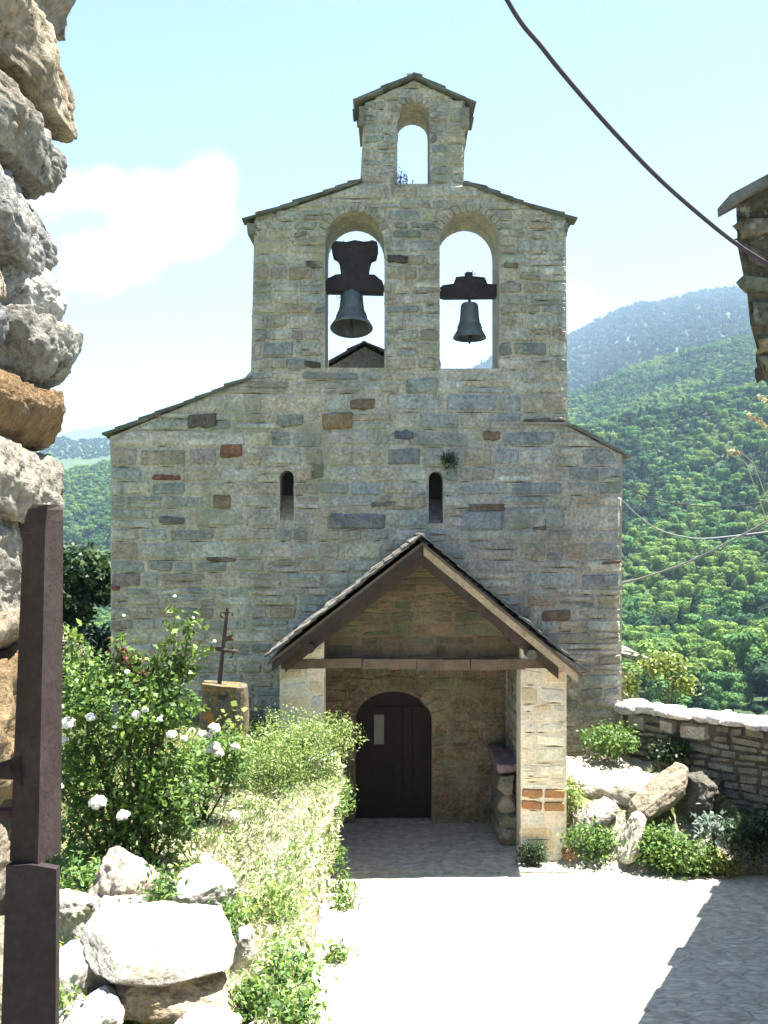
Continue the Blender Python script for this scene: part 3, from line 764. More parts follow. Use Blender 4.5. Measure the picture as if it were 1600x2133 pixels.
def yoke_big(t):
    y = MB()
    prof = [(677, 609), (677, 596), (684, 585), (700, 577), (711, 576), (707, 548), (703, 540), (694, 535), (691, 522), (694, 512), (702, 508),
            (722, 510), (740, 506), (762, 510), (776, 506), (786, 510), (788, 522), (784, 538), (774, 542), (770, 556), (768, 577), (780, 577), (796, 590), (800, 600), (799, 612)]
    y.prism([(bx(a), bz(b)) for a, b in prof], [], YB - .19, YB + .19)
    for px_ in (716, 735, 762): y.tube([(bx(px_), YB, bz(511)), (bx(px_), YB, bz(502))], .014, 6)
    y.tube([(bx(674), YB, bz(603)), (bx(805), YB, bz(603))], .03, 8)
    for k in range(10):
        a = 2 * math.pi * k / 10
    ring = [(bx(706) + .035 * math.cos(2 * math.pi * k / 12), YB - .12, bz(616) - .03 + .035 * math.sin(2 * math.pi * k / 12)) for k in range(13)]
    y.tube(ring, .006, 6)
    y.build('yoke', M['oldwood'], t)
def yoke_small(t):
    y = MB()
    prof = [(916, 619), (916, 602), (922, 597), (944, 594), (949, 580), (969, 578), (969, 570), (982, 570), (983, 578), (1009, 581), (1014, 594), (1038, 596), (1041, 600), (1040, 618), (1028, 621), (925, 622)]
    y.prism([(bx(a), bz(b)) for a, b in prof], [], YB - .12, YB + .12)
    y.tube([(bx(966), YB, bz(571)), (bx(992), YB, bz(571))], .008, 6)
    for px_ in (975, 984): y.tube([(bx(px_), YB, bz(575)), (bx(px_), YB, bz(563))], .007, 6)
    y.tube([(bx(978), YB, bz(620)), (bx(978), YB, bz(633))], .025, 8)
    y.build('yoke', M['oldwood'], t)
bell(bx(733), YB, bz(609) + .0, .68, .365, R(-17), 'larger bronze bell tilted under a tall carved wooden headstock', yoke_big)
bell(bx(978), YB, bz(632), .60, .29, R(-3), 'smaller bronze bell hanging from a low wooden crossbeam', yoke_small)

# ---------------------------------------------------------------- boulders and rough walls
def boulder(c, dims, rot, seed, col, label, cuts=7, boxy=.5, name='boulder', group=None, sub=5, rough=.13):
    mb = MB(); rock_geo(mb, c, dims, rot, seed, col, cuts, boxy, sub, rough, .12)
    o = mb.build(name, M['boulder'], loc=tuple(c), smooth=True)
    return props(o, label, 'rock', group)
WARM, COOL = (.34, .295, .24), (.32, .31, .285)
boulder(P(330, 1965, 7.05), (.46, .44, .075), (R(8), R(6), R(14)), 41, (.30, .285, .25), 'broad flat pale slab lying on top of the boulder heap', 10, .42)
boulder(P(365, 2068, 6.95), (.36, .34, .16), (R(-4), R(2), R(12)), 12, (.34, .27, .19), 'brown shaded block directly under the flat slab', 6, .5)
boulder(P(172, 2030, 7.0), (.20, .32, .18), (R(10), R(-8), R(-20)), 13, (.37, .355, .32), 'rounded pale boulder left of the flat slab by the gate post', 6, .6)
boulder(P(268, 1850, 8.8), (.27, .24, .21), (R(25), R(32), R(30)), 14, WARM, 'tilted angular block with ridged side above the flat slab', 6, .45)
boulder(P(420, 1858, 8.8), (.26, .24, .14), (R(8), R(-12), R(25)), 15, (.37, .355, .32), 'squared pale block with a shaded front among the grass', 5, .4)
boulder(P(180, 2128, 6.5), (.20, .2, .09), (R(10), R(-22), R(20)), 16, (.37, .355, .32), 'lowest slanting pale stone in the corner by the gate post', 6, .5)
boulder(P(430, 2152, 6.5), (.2, .2, .07), (R(6), R(6), R(-10)), 17, COOL, 'thin pale stone at the bottom, right of the slanting stone', 6, .5)
boulder(P(160, 1905, 8.3), (.16, .2, .17), (R(0), R(10), R(5)), 18, (.42, .39, .33), 'pale stone half hidden behind the gate post', 6, .5)
boulder(P(505, 2000, 7.6), (.06, .12, .22), (R(0), R(8), R(10)), 19, (.47, .45, .40), 'narrow upright pale stone between the flat slab and the weeds', 5, .4)
boulder(P(250, 1905, 8.5), (.2, .2, .16), (R(0), R(5), R(25)), 20, WARM, 'shaded stone below the tilted angular block', 6, .5)
boulder(P(655, 1590, 14.2), (.13, .2, .10), (0, 0, R(10)), 21, (.46, .44, .39), 'white lit stone on the garden wall under the shrub, upper of two', 5, .45)
boulder(P(668, 1640, 13.9), (.17, .2, .11), (0, R(12), R(20)), 22, (.46, .44, .39), 'white lit stone on the garden wall under the shrub, lower of two', 5, .45)
# outcrop right of the porch
boulder(P(1290, 1640, 16.5) + Vector((0, .15, .0)), (.92, .60, .30), (R(14), R(2), R(-5)), 31, (.42, .39, .32), 'sunlit domed rock outcrop at the foot of the low wall', 8, .7, 'rock_outcrop')
boulder(P(1262, 1592, 17.0), (.20, .16, .09), (R(5), R(-15), R(10)), 32, (.25, .23, .21), 'small dark rock topping the domed outcrop', 5, .5)
boulder(P(1375, 1655, 15.85), (.52, .26, .13), (R(15), R(-36), R(8)), 33, (.27, .235, .17), 'slanting ribbed rock leaning up to the right beside the outcrop', 5, .5, 'rock_outcrop')
boulder(P(1240, 1695, 15.9), (.30, .26, .11), (R(10), R(-28), R(20)), 34, (.30, .27, .24), 'dark slanting rock above the nettles near the porch pier', 5, .5)
boulder(P(1450, 1665, 16.0), (.18, .3, .34), (R(5), R(12), R(30)), 35, (.11, .105, .085), 'dark block standing in for shadow and dark plants between the slanting rock and the wall', 6, .6)  # added where shadow and dark growth lie; the shade is in its colour
boulder(P(1315, 1745, 15.4), (.09, .2, .35), (R(-15), R(25), R(10)), 36, (.44, .41, .35), 'pale rock spur running down between the weeds', 6, .6)
boulder(P(1192, 1783, 15.5), (.12, .12, .10), (0, 0, 0), 37, (.24, .13, .07), 'rust brown stone at the foot of the porch pier', 5, .5)

# the low dry stone wall to the right
ang = math.atan2(-1, 1.023)
wo_ = Vector((3.96, 17.55, 0)); ux = Vector((math.cos(ang), math.sin(ang), 0)); un = Vector((math.sin(ang), -math.cos(ang), 0))
def w3(u, z, dep): q = wo_ + ux * u + un * dep; return (q.x, q.y, z)
lw = thing('low_wall', (3.96, 17.55, -5.0), 'low dry stone wall with sunlit flat coping running right from the church corner', 'wall')
wl = MB(); WL = 3.78
Mw = Matrix.Translation(wo_) @ Matrix.Rotation(ang, 4, 'Z')
wl.prism([(0, -5.3), (WL, -5.3), (WL, -3.02), (0, -3.02)], [], 0, .5, (.10, .095, .075), Mw)
DRY = [((.25, .23, .175), 4), ((.21, .21, .18), 4), ((.30, .275, .215), 3), ((.17, .165, .135), 2), ((.34, .32, .26), 1)]
FT = [(.12, -3.32, .45, -3.03, (.47, .45, .38)), (.72, -3.30, .98, -3.06, (.46, .44, .37)), (1.06, -3.34, 1.56, -3.07, (.50, .48, .41))]
masonry(wl, [[(0, -5.2), (WL, -5.2), (WL, -3.03), (0, -3.03)]], w3, -5.1, -3.03, (.06, .15), (.16, .5), pal=DRY, proud=.05, features=FT, joint=.012)
wl.build('wall_body', M['rock'], lw)
cp = MB(); u = -.05; k = 0
while u < WL:
    w = U(.16, .42)
    for row in range(2):
        q = w3(u + w * .5 + U(-.03, .03), -2.955 + U(-.02, .02), .04 - .3 * row + U(-.03, .03))
        rock_geo(cp, q, (w * .56, .20, U(.055, .08)), (0, 0, ang + U(-.1, .1)), 900 + k, tuple(c * U(.9, 1.1) for c in (.56, .54, .50)), 3, .45, 3, .14); k += 1
    u += w
cp.build('coping', M['boulder'], lw, smooth=True)

# garden wall along the path: rough retaining wall under the weeds
gwl = MB()
yy = 5.0; 
back = []
for k in range(260):
    y = 4.6 + 10.9 * (k % 52) / 52 + U(-.08, .08); lev = k // 52
    z0 = z_path(y) - .15; z1 = z_terr(y) - .12
    zc = z0 + (z1 - z0) * (lev + .5) / 5 + U(-.03, .03)
    rock_geo(gwl, (x_edge(y) - .20 + U(-.03, .03), y, zc), (.15, U(.11, .2), (z1 - z0) / 9.0 * U(.9, 1.15)), (U(-.12, .12), U(-.1, .1), U(-.1, .1)), 700 + k, tuple(c * U(.8, 1.15) for c in (.36, .32, .26)), 4, .42, 3, .12)
props(gwl.build('garden_wall', M['boulder'], loc=(-.95, 10, -4.9), smooth=True), 'rough overgrown retaining wall of the raised garden along the path', 'wall')

# near walls either side of the gateway
def near_rock(mb, x, y0, y1, z0, z1, seed, col, dx=.17, bul=0.0, rough=.115):
    rock_geo(mb, (x - dx + bul, .5 * (y0 + y1), .5 * (z0 + z1)), (dx, .5 * (y1 - y0), .5 * (z1 - z0) + .014), (U(-.07, .07), U(-.03, .03), U(-.02, .02)), seed, col, 3, .42, 6, rough, 0)
lwl = MB()
lwl.box((-1.7, 1.30, -1.7), (-.735, 2.16, 1.5), (.05, .045, .035))
NG, NT, NB = (.30, .295, .25), (.34, .295, .21), (.25, .16, .075)
XJ = -.656
rows = [
 (1.28, 1.55, ((1.30, 2.26, NG),)),
 (1.03, 1.27, ((1.25, 1.95, NT), (1.96, 2.27, (.30, .28, .24)))),
 (.822, 1.02, ((1.30, 2.27, NT),)),
 (.672, .81, ((1.30, 2.25, NG),)),
 (.512, .664, ((1.30, 2.24, (.27, .27, .25)),)),
 (.40, .50, ((1.5, 1.86, NT), (1.98, 2.25, (.50, .48, .44)))),
 (.27, .395, ((1.92, 2.24, NG),)),
 (.265, .40, ((1.45, 1.90, (.24, .24, .235)),)),
 (.172, .262, ((1.30, 2.23, NB),)),
 (.042, .166, ((1.30, 2.215, (.31, .285, .23)),)),
 (-.16, .03, ((1.30, 2.10, (.30, .28, .23)),)),
 (-.225, -.17, ((1.30, 2.13, NT),)),
 (-.52, -.24, ((1.30, 2.15, (.24, .17, .09)),)),
 (-.70, -.53, ((1.30, 2.17, (.30, .27, .21)),)),
 (-.86, -.715, ((1.30, 1.8, NG), (1.81, 2.2, NT))),
 (-1.02, -.87, ((1.30, 2.2, NB),)),
 (-1.22, -1.03, ((1.30, 1.75, NT), (1.76, 2.2, NG))),
 (-1.45, -1.23, ((1.30, 2.2, NG),)), (-1.7, -1.46, ((1.3, 2.2, NT),))]
sd = 101
for z0, z1, ss in rows:
    for y0, y1, c in ss:
        if z1 < -.4: y1 = min(y1, 1.98)
        near_rock(lwl, XJ - (.02 if z1 < -.4 else 0), y0, y1, z0, z1, sd, c, .2, U(-.012, .006)); sd += 1
props(lwl.build('gateway_wall', M['rock'], loc=(-1.1, 1.8, -1.65), smooth=True), 'close rough wall of big sunlit stones on the left of the gateway', 'wall')

# old house on the right: its end wall leans, topped with slate
hs = thing('stone_house', (1.0, 3.0, -1.66), 'near shaded corner of an old stone house with slate eave on the right', 'house')
hx = [(.91, 1.16), (1.0, .80), (1.02, .70), (1.035, .64), (1.04, .56), (1.062, .50), (1.08, .44), (1.15, .25), (1.20, 0.0), (1.22, -1.7), (1.22, -5.4)]
hx = [(1.0, .915), (1.004, .80), (1.02, .72), (1.032, .66), (1.04, .58), (1.062, .50), (1.085, .43), (1.15, .25), (1.20, 0.0), (1.22, -1.7), (1.22, -5.4)]
hw = MB()
hd_ = Vector((.475, 1, 0)).normalized()
front = [(x, z) for x, z in hx] + [(3.6, -5.4), (3.6, 2.4)]
vs = []; nF = len(front); PLAN = [(0, 0), (1.32, 3.3), (3.10, 7.14), (5.9, 12.6)]
for dx, dy in PLAN:
    for x, z in front: vs.append((x + dx, 3.0 + dy, z))
m_ = len(PLAN) - 1
fs = [tuple(range(nF)), tuple(range(m_ * nF, (m_ + 1) * nF))[::-1]] + [(r_ * nF + i, r_ * nF + (i + 1) % nF, (r_ + 1) * nF + (i + 1) % nF, (r_ + 1) * nF + i) for r_ in range(m_) for i in range(nF)]
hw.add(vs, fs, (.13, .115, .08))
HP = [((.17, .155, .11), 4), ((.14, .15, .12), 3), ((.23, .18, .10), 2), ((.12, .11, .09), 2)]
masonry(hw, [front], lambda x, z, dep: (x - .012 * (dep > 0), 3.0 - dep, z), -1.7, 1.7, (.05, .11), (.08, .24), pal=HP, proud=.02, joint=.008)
hw.build('wall', M['rock'], hs)
hr = MB()
for k in range(9):
    xa = .965 + k * .26; za = .905 + (xa - 1.0) * .571 + .004
    q = []
    for x, lift in ((xa, .010), (xa + .36, 0)):
        for y in (2.93 + U(-.03, .03), 3.06):
            for h in (0, .026): q.append((x + U(-.008, .008), y, za + (x - xa) * .571 + lift + h))
    hr.add(q, [(0, 1, 3, 2), (4, 6, 7, 5), (0, 4, 5, 1), (2, 3, 7, 6), (0, 2, 6, 4), (1, 5, 7, 3)], (.10, .10, .095))
for (ax, ay), (bx_, by_) in zip(PLAN, PLAN[1:]):
    a0 = Vector((1.0 + ax, 3.0 + ay, 0)); b0 = Vector((1.0 + bx_, 3.0 + by_, 0)); L_ = (b0 - a0).length; t = .25 if ax == 0 else 0
    while t < L_ - .02:
        w = min(U(.35, .7), L_ - t); off = U(-.04, .16)
        q = []
        for p_ in (a0.lerp(b0, t / L_), a0.lerp(b0, (t + w) / L_)):
            for sx_ in (.04 - (off if p_.y > 4.5 else 0), .6):
                for h in (0, .045): q.append((p_.x + sx_, p_.y, .925 + sx_ * .571 + h + U(-.01, .01)))
        hr.add(q, [(0, 1, 3, 2), (4, 6, 7, 5), (0, 4, 5, 1), (2, 3, 7, 6), (0, 2, 6, 4), (1, 5, 7, 3)], (.10, .10, .095)); t += w
hr.build('roof', M['slate'], hs)

# ---------------------------------------------------------------- gate
gate = thing('gate', (-.47, 1.5, -1.62), 'dark reddish brown iron gate post with rounded top standing beside the near wall', 'gate')
gp = MB()
RB, RD = (.034, .023, .020), (.022, .016, .016)
def post(mb, x0, x1, z0, z1, y, wdt, wdt1, col, taper=True):
    """square bar set cornerwise: dark broad face and a narrower face to the right"""
    cc = []
    for (x, z, w) in ((x0, z0, wdt), (x1, z1, wdt1)):
        for f_, dy in ((0, 0), (.55, -.014), (1.0, .045), (.5, .06)):
            cc.append(((x + w * f_) * (y + dy) / y, y + dy, z))
    mb.add(cc, [(0, 1, 5, 4), (1, 2, 6, 5), (2, 3, 7, 6), (3, 0, 4, 7), (4, 5, 6, 7), (0, 3, 2, 1)], col)
yb = 1.5; sc = yb / FPX
def gx_(px): return (px - CX) * sc
def gz_(py): return (HZ - py) * sc
post(gp, gx_(20), gx_(48), gz_(1795), gz_(1110), yb, 107 * sc, 84 * sc, RB)
# rounded head
ks = [(48, 84, 1110), (51, 81, 1085), (58, 73, 1062), (68, 58, 1051)]
for (a, w, p0), (b, w2, p1) in zip(ks, ks[1:]): post(gp, gx_(a), gx_(b), gz_(p0) + .0002, gz_(p1), yb, w * sc, w2 * sc, RB)
kq = (yb - .006) / yb
gp.prism([(gx_(-6) * kq, gz_(2640)), (gx_(119) * kq, gz_(2640)), (gx_(124) * kq, gz_(1801)), (gx_(72) * kq, gz_(1792)), (gx_(20) * kq, gz_(1794))], [], yb - .020, yb - .004, RD)
post_o = gp.build('gate_post', M['iron'], gate)
gr_ = MB()
gr_.tube([(gx_(-260), yb + .02, gz_(1612)), (gx_(-10), yb + .02, gz_(1612)), (gx_(20), yb + .02, gz_(1608)), (gx_(34), yb + .02, gz_(1606)), (gx_(48), yb + .02, gz_(1605))], [.011, .012, .016, .026, .034], 10, RD)
gr_.build('gate_rail', M['iron'], gate)
gr_ = MB(); gr_.tube([(gx_(-260), yb + .02, gz_(1702)), (gx_(40), yb + .02, gz_(1702))], .009, 10, (.05, .025, .025)); gr_.build('gate_rail', M['iron'], gate)

# ---------------------------------------------------------------- cross on its pedestal
ZT = z_terr(14)
ped = MB()
pd = 14.0; c0 = P(463, 1430, pd)
wv = .31
bmv = []
for k in range(9):
    z = ZT - .1 + (c0.z - ZT + .1) * k / 8
    wk = wv * (1.0 + .02 * math.sin(k * 1.7)); 
    if k == 8: wk -= .02
    for j in range(20):
        a = 2 * math.pi * j / 20
        ca, sa = math.cos(a), math.sin(a)
        ex = .45
        bmv.append((c0.x + wk * math.copysign(abs(ca) ** ex, ca) + U(-.006, .006), pd + .24 + .22 * math.copysign(abs(sa) ** ex, sa), z + (U(-.008, .008) if k else 0) - (.035 * ca if k == 8 else 0)))
fs = [(k * 20 + j, k * 20 + (j + 1) % 20, (k + 1) * 20 + (j + 1) % 20, (k + 1) * 20 + j) for k in range(8) for j in range(20)] + [tuple(160 + j for j in range(20))]
ped.add(bmv, fs, (.10, .088, .062))
props(ped.build('pedestal', M['lichen'], loc=(c0.x, pd + .24, ZT)), 'squat stone pedestal with orange lichen standing in the grass', 'pedestal')
cr = thing('iron_cross', (c0.x - .03, pd + .24, c0.z), 'rusty wrought iron cross leaning slightly on the pedestal top', 'cross')
cd = pd + .24
def cp_(px, py): return P(px, py, cd)
IR = (.06, .042, .036)
m_ = MB(); m_.tube([cp_(457, 1424), cp_(463, 1365), cp_(468, 1320), cp_(474, 1266)], [.03, .028, .026, .02], 8, IR); m_.build('shaft', M['iron'], cr)
m_ = MB(); m_.tube([cp_(438, 1350), cp_(463, 1353), cp_(486, 1356), cp_(497, 1357)], [.028, .03, .028, .012], 8, IR); m_.build('crossbar', M['iron'], cr)
def scroll(pts): 
    m_ = MB(); m_.tube([cp_(*q) for q in pts], .014, 8, IR); m_.build('scroll', M['iron'], cr)
scroll([(472, 1282), (466, 1274), (460, 1276), (460, 1284), (465, 1286)]); scroll([(473, 1281), (478, 1274), (484, 1276), (485, 1283)])
scroll([(483, 1356), (486, 1348), (483, 1342), (478, 1343)]); scroll([(483, 1356), (486, 1362), (483, 1369), (478, 1370)]); scroll([(444, 1351), (440, 1345), (443, 1340)])
m_ = MB(); m_.add([cp_(468, 1326), cp_(486, 1321), cp_(482, 1328), cp_(489, 1334), cp_(470, 1336), *[q + Vector((0, .02, 0)) for q in (cp_(468, 1326), cp_(486, 1321), cp_(482, 1328), cp_(489, 1334), cp_(470, 1336))]],
                  [(0, 1, 2, 3, 4), (9, 8, 7, 6, 5)] + [(i, (i + 1) % 5, (i + 1) % 5 + 5, i + 5) for i in range(5)], (.10, .05, .03)); m_.build('plate', M['iron'], cr)

# ---------------------------------------------------------------- cables
def cable(pts, r_, m, name, label):
    mb = MB(); P3 = [Vector(p) for p in pts]; out = []
    for i in range(len(P3) - 1):
        p0, p1, p2, p3 = P3[max(i - 1, 0)], P3[i], P3[i + 1], P3[min(i + 2, len(P3) - 1)]
        for k in range(8):
            t = k / 8; out.append(.5 * ((2 * p1) + (p2 - p0) * t + (2 * p0 - 5 * p1 + 4 * p2 - p3) * t * t + (3 * p1 - p0 - 3 * p2 + p3) * t ** 3))
    out.append(P3[-1]); mb.tube(out, r_, 8)
    return props(mb.build(name, m, loc=tuple(P3[0]), smooth=True), label, 'cable')
cable([P(700, -760, 2.6), P(900, -320, 2.62), P(1055, -3, 2.66), P(1130, 100, 2.70), P(1200, 186, 2.74), P(1290, 287, 2.79), P(1380, 379, 2.84), P(1480, 466, 2.88), P(1540, 512, 2.90), P(1600, 550, 2.92), P(1700, 610, 2.94)], .0062, M['cable'], 'overhead_cable',
      'thick dark cable slanting across the sky to the house corner')
cable([P(1296, 1042, 18.2), P(1330, 1075, 18.6), P(1370, 1102, 19), P(1420, 1117, 19.5), P(1480, 1121, 20), P(1620, 1105, 21.5)], .012, M['wire'], 'wire', 'thin pale wire sagging from the church corner, uppermost where it leaves the wall')
cable([P(1296, 1010, 24), P(1370, 1042, 24), P(1440, 1052, 24), P(1500, 1055, 24), P(1560, 1051, 24), P(1660, 1036, 24)], .012, M['cable'], 'wire', 'thin dark wire nearly level across the wooded slope')
cable([P(1290, 1216, 19), P(1340, 1203, 18.6), P(1430, 1172, 18), P(1520, 1128, 17.4), P(1600, 1085, 17), P(1720, 1015, 16.4)], .016, M['wire'], 'wire', 'straight grey wire rising right from the church wall across the slope')

# ---------------------------------------------------------------- plants
rg = np.random.default_rng(5)
G_ROSE = [(.10, .18, .04), (.14, .23, .045), (.07, .14, .04), (.17, .26, .05)]
G_PALE = [(.20, .30, .07), (.25, .33, .09), (.15, .25, .065), (.29, .34, .13)]
G_DARK = [(.035, .07, .025), (.05, .09, .03), (.03, .06, .03)]
G_NETTLE = [(.11, .21, .055), (.14, .25, .06), (.09, .17, .055), (.20, .28, .06)]
DRYG = [(.62, .58, .44), (.68, .64, .52), (.56, .55, .38), (.46, .48, .28), (.70, .67, .56)]
def ell(n, c, r_, shell=.35):
    d = rg.normal(size=(n, 3)); d /= np.linalg.norm(d, axis=1, keepdims=True)
    t = rg.uniform(shell ** 3, 1, n) ** (1 / 3)
    return np.array(c) + d * t[:, None] * np.array(r_)
def plant(name, label, cat, base, lobes, n, size, aspect, cols, stems=6, stem_col=(.10, .09, .04), group=None, shell=.3, droop=.1, foliage='foliage', clump=True):
    t = thing(name, base, label, cat, group)
    st = MB(); Cs = []
    tot = sum(r_[0] * r_[1] * r_[2] for _, r_ in lobes)
    for c, r_ in lobes:
        k = max(6, int(n * r_[0] * r_[1] * r_[2] / tot))
        if clump:
            nc = max(4, k // 9); cc = ell(nc, c, r_, shell)
            q = cc[rg.integers(0, nc, k)] + rg.normal(size=(k, 3)) * size * .9
        else: q = ell(k, c, r_, shell)
        Cs.append(q)
        for _ in range(max(1, stems // len(lobes))):
            e = ell(1, c, [v * .8 for v in r_], .3)[0]; b = Vector(base) + Vector((U(-.1, .1), U(-.1, .1), 0)) * r_[0]
            m = (b + Vector(e)) * .5 + Vector((U(-.1, .1), U(-.1, .1), .1)) * r_[2]
            st.tube([b, m, Vector(e)], [.012 + size * .05, .009, .004], 5, stem_col)
    if stems: st.build('stems', M['stem'], t)
    V, T = leaves(rg, np.concatenate(Cs), size, aspect, cols, droop=droop)
    quads_mesh(foliage, V, T, M['leaf'], t); return t
# rose bush
rbase = Vector((-2.35, 9.95, z_terr(9.95)))
rz_ = rbase.z
def rp(px, py, d=9.9): return P(px, py, d)
rose = thing('rose_bush', rbase, 'tall leafy rose bush with white blooms and reddish tips in the garden', 'bush')
lob = [(rp(250, 1470), (.62, .55, .42)), (rp(180, 1420), (.35, .4, .3)), (rp(340, 1460), (.32, .35, .32)), (rp(260, 1620), (.62, .5, .45)), (rp(170, 1600), (.35, .4, .4)),
       (rp(360, 1640), (.36, .4, .35)), (rp(290, 1730), (.55, .4, .25)), (rp(180, 1740), (.4, .4, .25))]
Cs = []
for c, r_ in lob:
    k = int(9500 * r_[0] * r_[1] * r_[2] / sum(q[1][0] * q[1][1] * q[1][2] for q in lob)); nc = k // 7
    cc = ell(nc, c, r_, .45); Cs.append(cc[rg.integers(0, nc, k)] + rg.normal(size=(k, 3)) * .055)
V1, T1 = leaves(rg, np.concatenate(Cs), .062, .68, G_ROSE, up=.5, droop=.15)
shoots = [([(250, 1430), (252, 1370), (256, 1325)], (256, 1330)), ([(340, 1440), (362, 1350), (364, 1262)], (364, 1290)), ([(345, 1420), (395, 1370), (440, 1345)], (420, 1350)), ([(330, 1420), (380, 1385), (412, 1400)], (405, 1390)),
          ([(300, 1420), (330, 1380), (350, 1335)], (350, 1340)), ([(150, 1400), (150, 1340), (148, 1312)], (148, 1330)), ([(270, 1400), (285, 1390), (290, 1365)], (290, 1370)),
          ([(380, 1420), (392, 1310), (404, 1290)], (398, 1320))]
stm = MB(); Sh = []
for pts, _ in shoots:
    q = [rp(*p) for p in pts]; stm.tube([rbase + Vector((U(-.15, .15), U(-.1, .1), .2))] + q, [.014, .01, .007, .004], 6, (.09, .10, .04))
    for i in range(len(q) - 1):
        for k in range(9):
            Sh.append(np.array(q[i].lerp(q[i + 1], k / 9)) + rg.normal(size=(4, 3)) * np.array([.05, .05, .035]))
V2, T2 = leaves(rg, np.concatenate(Sh), .075, .7, [(.14, .22, .04), (.19, .27, .05), (.11, .18, .04)], up=.3, droop=.2)
for k in range(26):
    c, r_ = lob[k % len(lob)]; e = Vector(ell(1, c, r_, .3)[0]); m = rbase.lerp(e, .5) + Vector((U(-.15, .15), U(-.1, .1), .1))
    stm.tube([rbase + Vector((U(-.25, .25), U(-.2, .2), 0)), m, e], [.016, .011, .005], 5, (.07, .06, .03))
stm.build('stems', M['stem'], rose)
quads_mesh('foliage', np.concatenate([V1, V2]), np.concatenate([T1, T2]), M['leaf'], rose)
rt = [np.array(rp(*p)) + rg.normal(size=(26, 3)) * .05 for p in ((262, 1375), (245, 1362), (298, 1400), (305, 1415), (228, 1440), (268, 1392))]
V, T = leaves(rg, np.concatenate(rt), .06, .6, [(.16, .035, .035), (.20, .05, .04), (.12, .05, .035)]); 
fo = quads_mesh('young_leaves', V, T, M['leaf'], rose); fo['label'] = 'reddish young leaves'
def rose_flower(c, r_, parent=rose, name='flower', face=None):
    n = 64; d = rg.normal(size=(n, 3)); d[:, 2] = np.abs(d[:, 2]) * .8 + .1; d[:, 1] -= .6
    d /= np.linalg.norm(d, axis=1, keepdims=True); C = np.array(c) + d * (r_ * rg.uniform(.15, .95, n))[:, None]
    t = np.cross(d, rg.normal(size=(n, 3))); t /= np.linalg.norm(t, axis=1, keepdims=True); s = np.cross(d, t)
    w = (r_ * .40 * rg.uniform(.6, 1.3, n))[:, None]
    V = np.stack([C - t * w, C + s * w + d * w * .2, C + t * w, C - s * w + d * w * .2], 1)
    o = quads_mesh(name, V, np.tile(np.array([[.8, .8, .74]], dtype=np.float32), (n, 1)), M['petal'], parent); return o
for px_, py_, d_, r_ in ((205, 1675, 9.2, .088), (257, 1702, 9.2, .068), (190, 1497, 9.4, .055), (145, 1510, 9.4, .075), (128, 1545, 9.4, .06), (285, 1492, 9.45, .05), (302, 1480, 9.45, .04), (122, 1640, 9.3, .05),
                         (358, 1532, 9.5, .055), (384, 1540, 9.5, .04), (265, 1400, 9.5, .03), (125, 1475, 9.4, .04), (364, 1243, 9.9, .02), (402, 1288, 9.9, .02), (447, 1337, 9.9, .022), (258, 1283, 9.9, .02), (332, 1500, 9.45, .03), (240, 1515, 9.4, .03)):
    rose_flower(P(px_, py_, d_), r_)
# white umbel flowers beside the pedestal
wf = plant('white_flower_plant', 'leafy plant with white blooms before the pedestal foot', 'plant', (-1.95, 11.2, z_terr(11.2)), [(P(440, 1600, 11.2), (.38, .35, .32)), (P(480, 1570, 11.2), (.25, .25, .25))], 2600, .06, .5, G_NETTLE, 10)
for px_, py_, r_ in ((448, 1520, .075), (420, 1530, .05), (436, 1533, .045), (448, 1557, .06), (454, 1571, .07), (438, 1565, .045), (490, 1558, .055), (487, 1700, .065), (400, 1525, .045)):
    rose_flower(P(px_, py_, 10.85), r_, wf)
plant('vine_shoot', 'yellow green vine shoot climbing in front of the pedestal', 'plant', (-1.85, 12.4, z_terr(12.4)), [(P(487, 1492, 12.3), (.05, .06, .10)), (P(460, 1500, 12.3), (.05, .06, .04)), (P(480, 1545, 12.3), (.16, .12, .10))], 110, .085, .75, [(.20, .27, .06), (.25, .30, .08)], 5)
# fine leaved shrub over the wall near the porch
plant('fine_leaved_shrub', 'broad yellow green shrub with fine leaves beside the porch', 'bush', (-1.35, 13.3, z_terr(13.3)),
      [(P(600, 1560, 13.3), (.62, .6, .30)), (P(560, 1600, 13.0), (.5, .5, .35)), (P(665, 1550, 13.4), (.36, .45, .30)), (P(640, 1640, 13.0), (.45, .5, .3)), (P(690, 1520, 13.6), (.3, .3, .22)), (P(720, 1540, 13.6), (.22, .25, .22)), (P(600, 1505, 14.2), (.5, .3, .18))], 11000, .05, .34, G_PALE, 24, shell=.45)
plant('wall_shrub', 'small bright shrub leaning over the path from the garden wall', 'bush', (-.95, 13.2, z_terr(13.2)), [(P(705, 1650, 13.2), (.16, .2, .16)), (P(715, 1675, 13.1), (.12, .15, .1)), (P(690, 1690, 13.0), (.12, .15, .15))], 900, .055, .45, G_NETTLE, 8)
for i, (px_, py_, d_, rr_, lb) in enumerate(((718, 1855, 14.0, .13, 'upright pale stemmed weed growing from the garden wall foot'), (718, 1885, 13.6, .13, 'round leafy weed at the path edge below the pale stemmed weed'), (700, 1985, 11.9, .07, 'tiny leafy weed at the path edge nearest the gate'), (700, 1780, 14.4, .16, 'weed trailing down the garden wall by the porch paving'))):
    plant('wall_weed', lb, 'weed', (P(px_, py_, d_) - Vector((.08, 0, rr_))), [(P(px_, py_, d_), (rr_, rr_, rr_ * 1.1))], 220, .075, .45, G_NETTLE, 5)
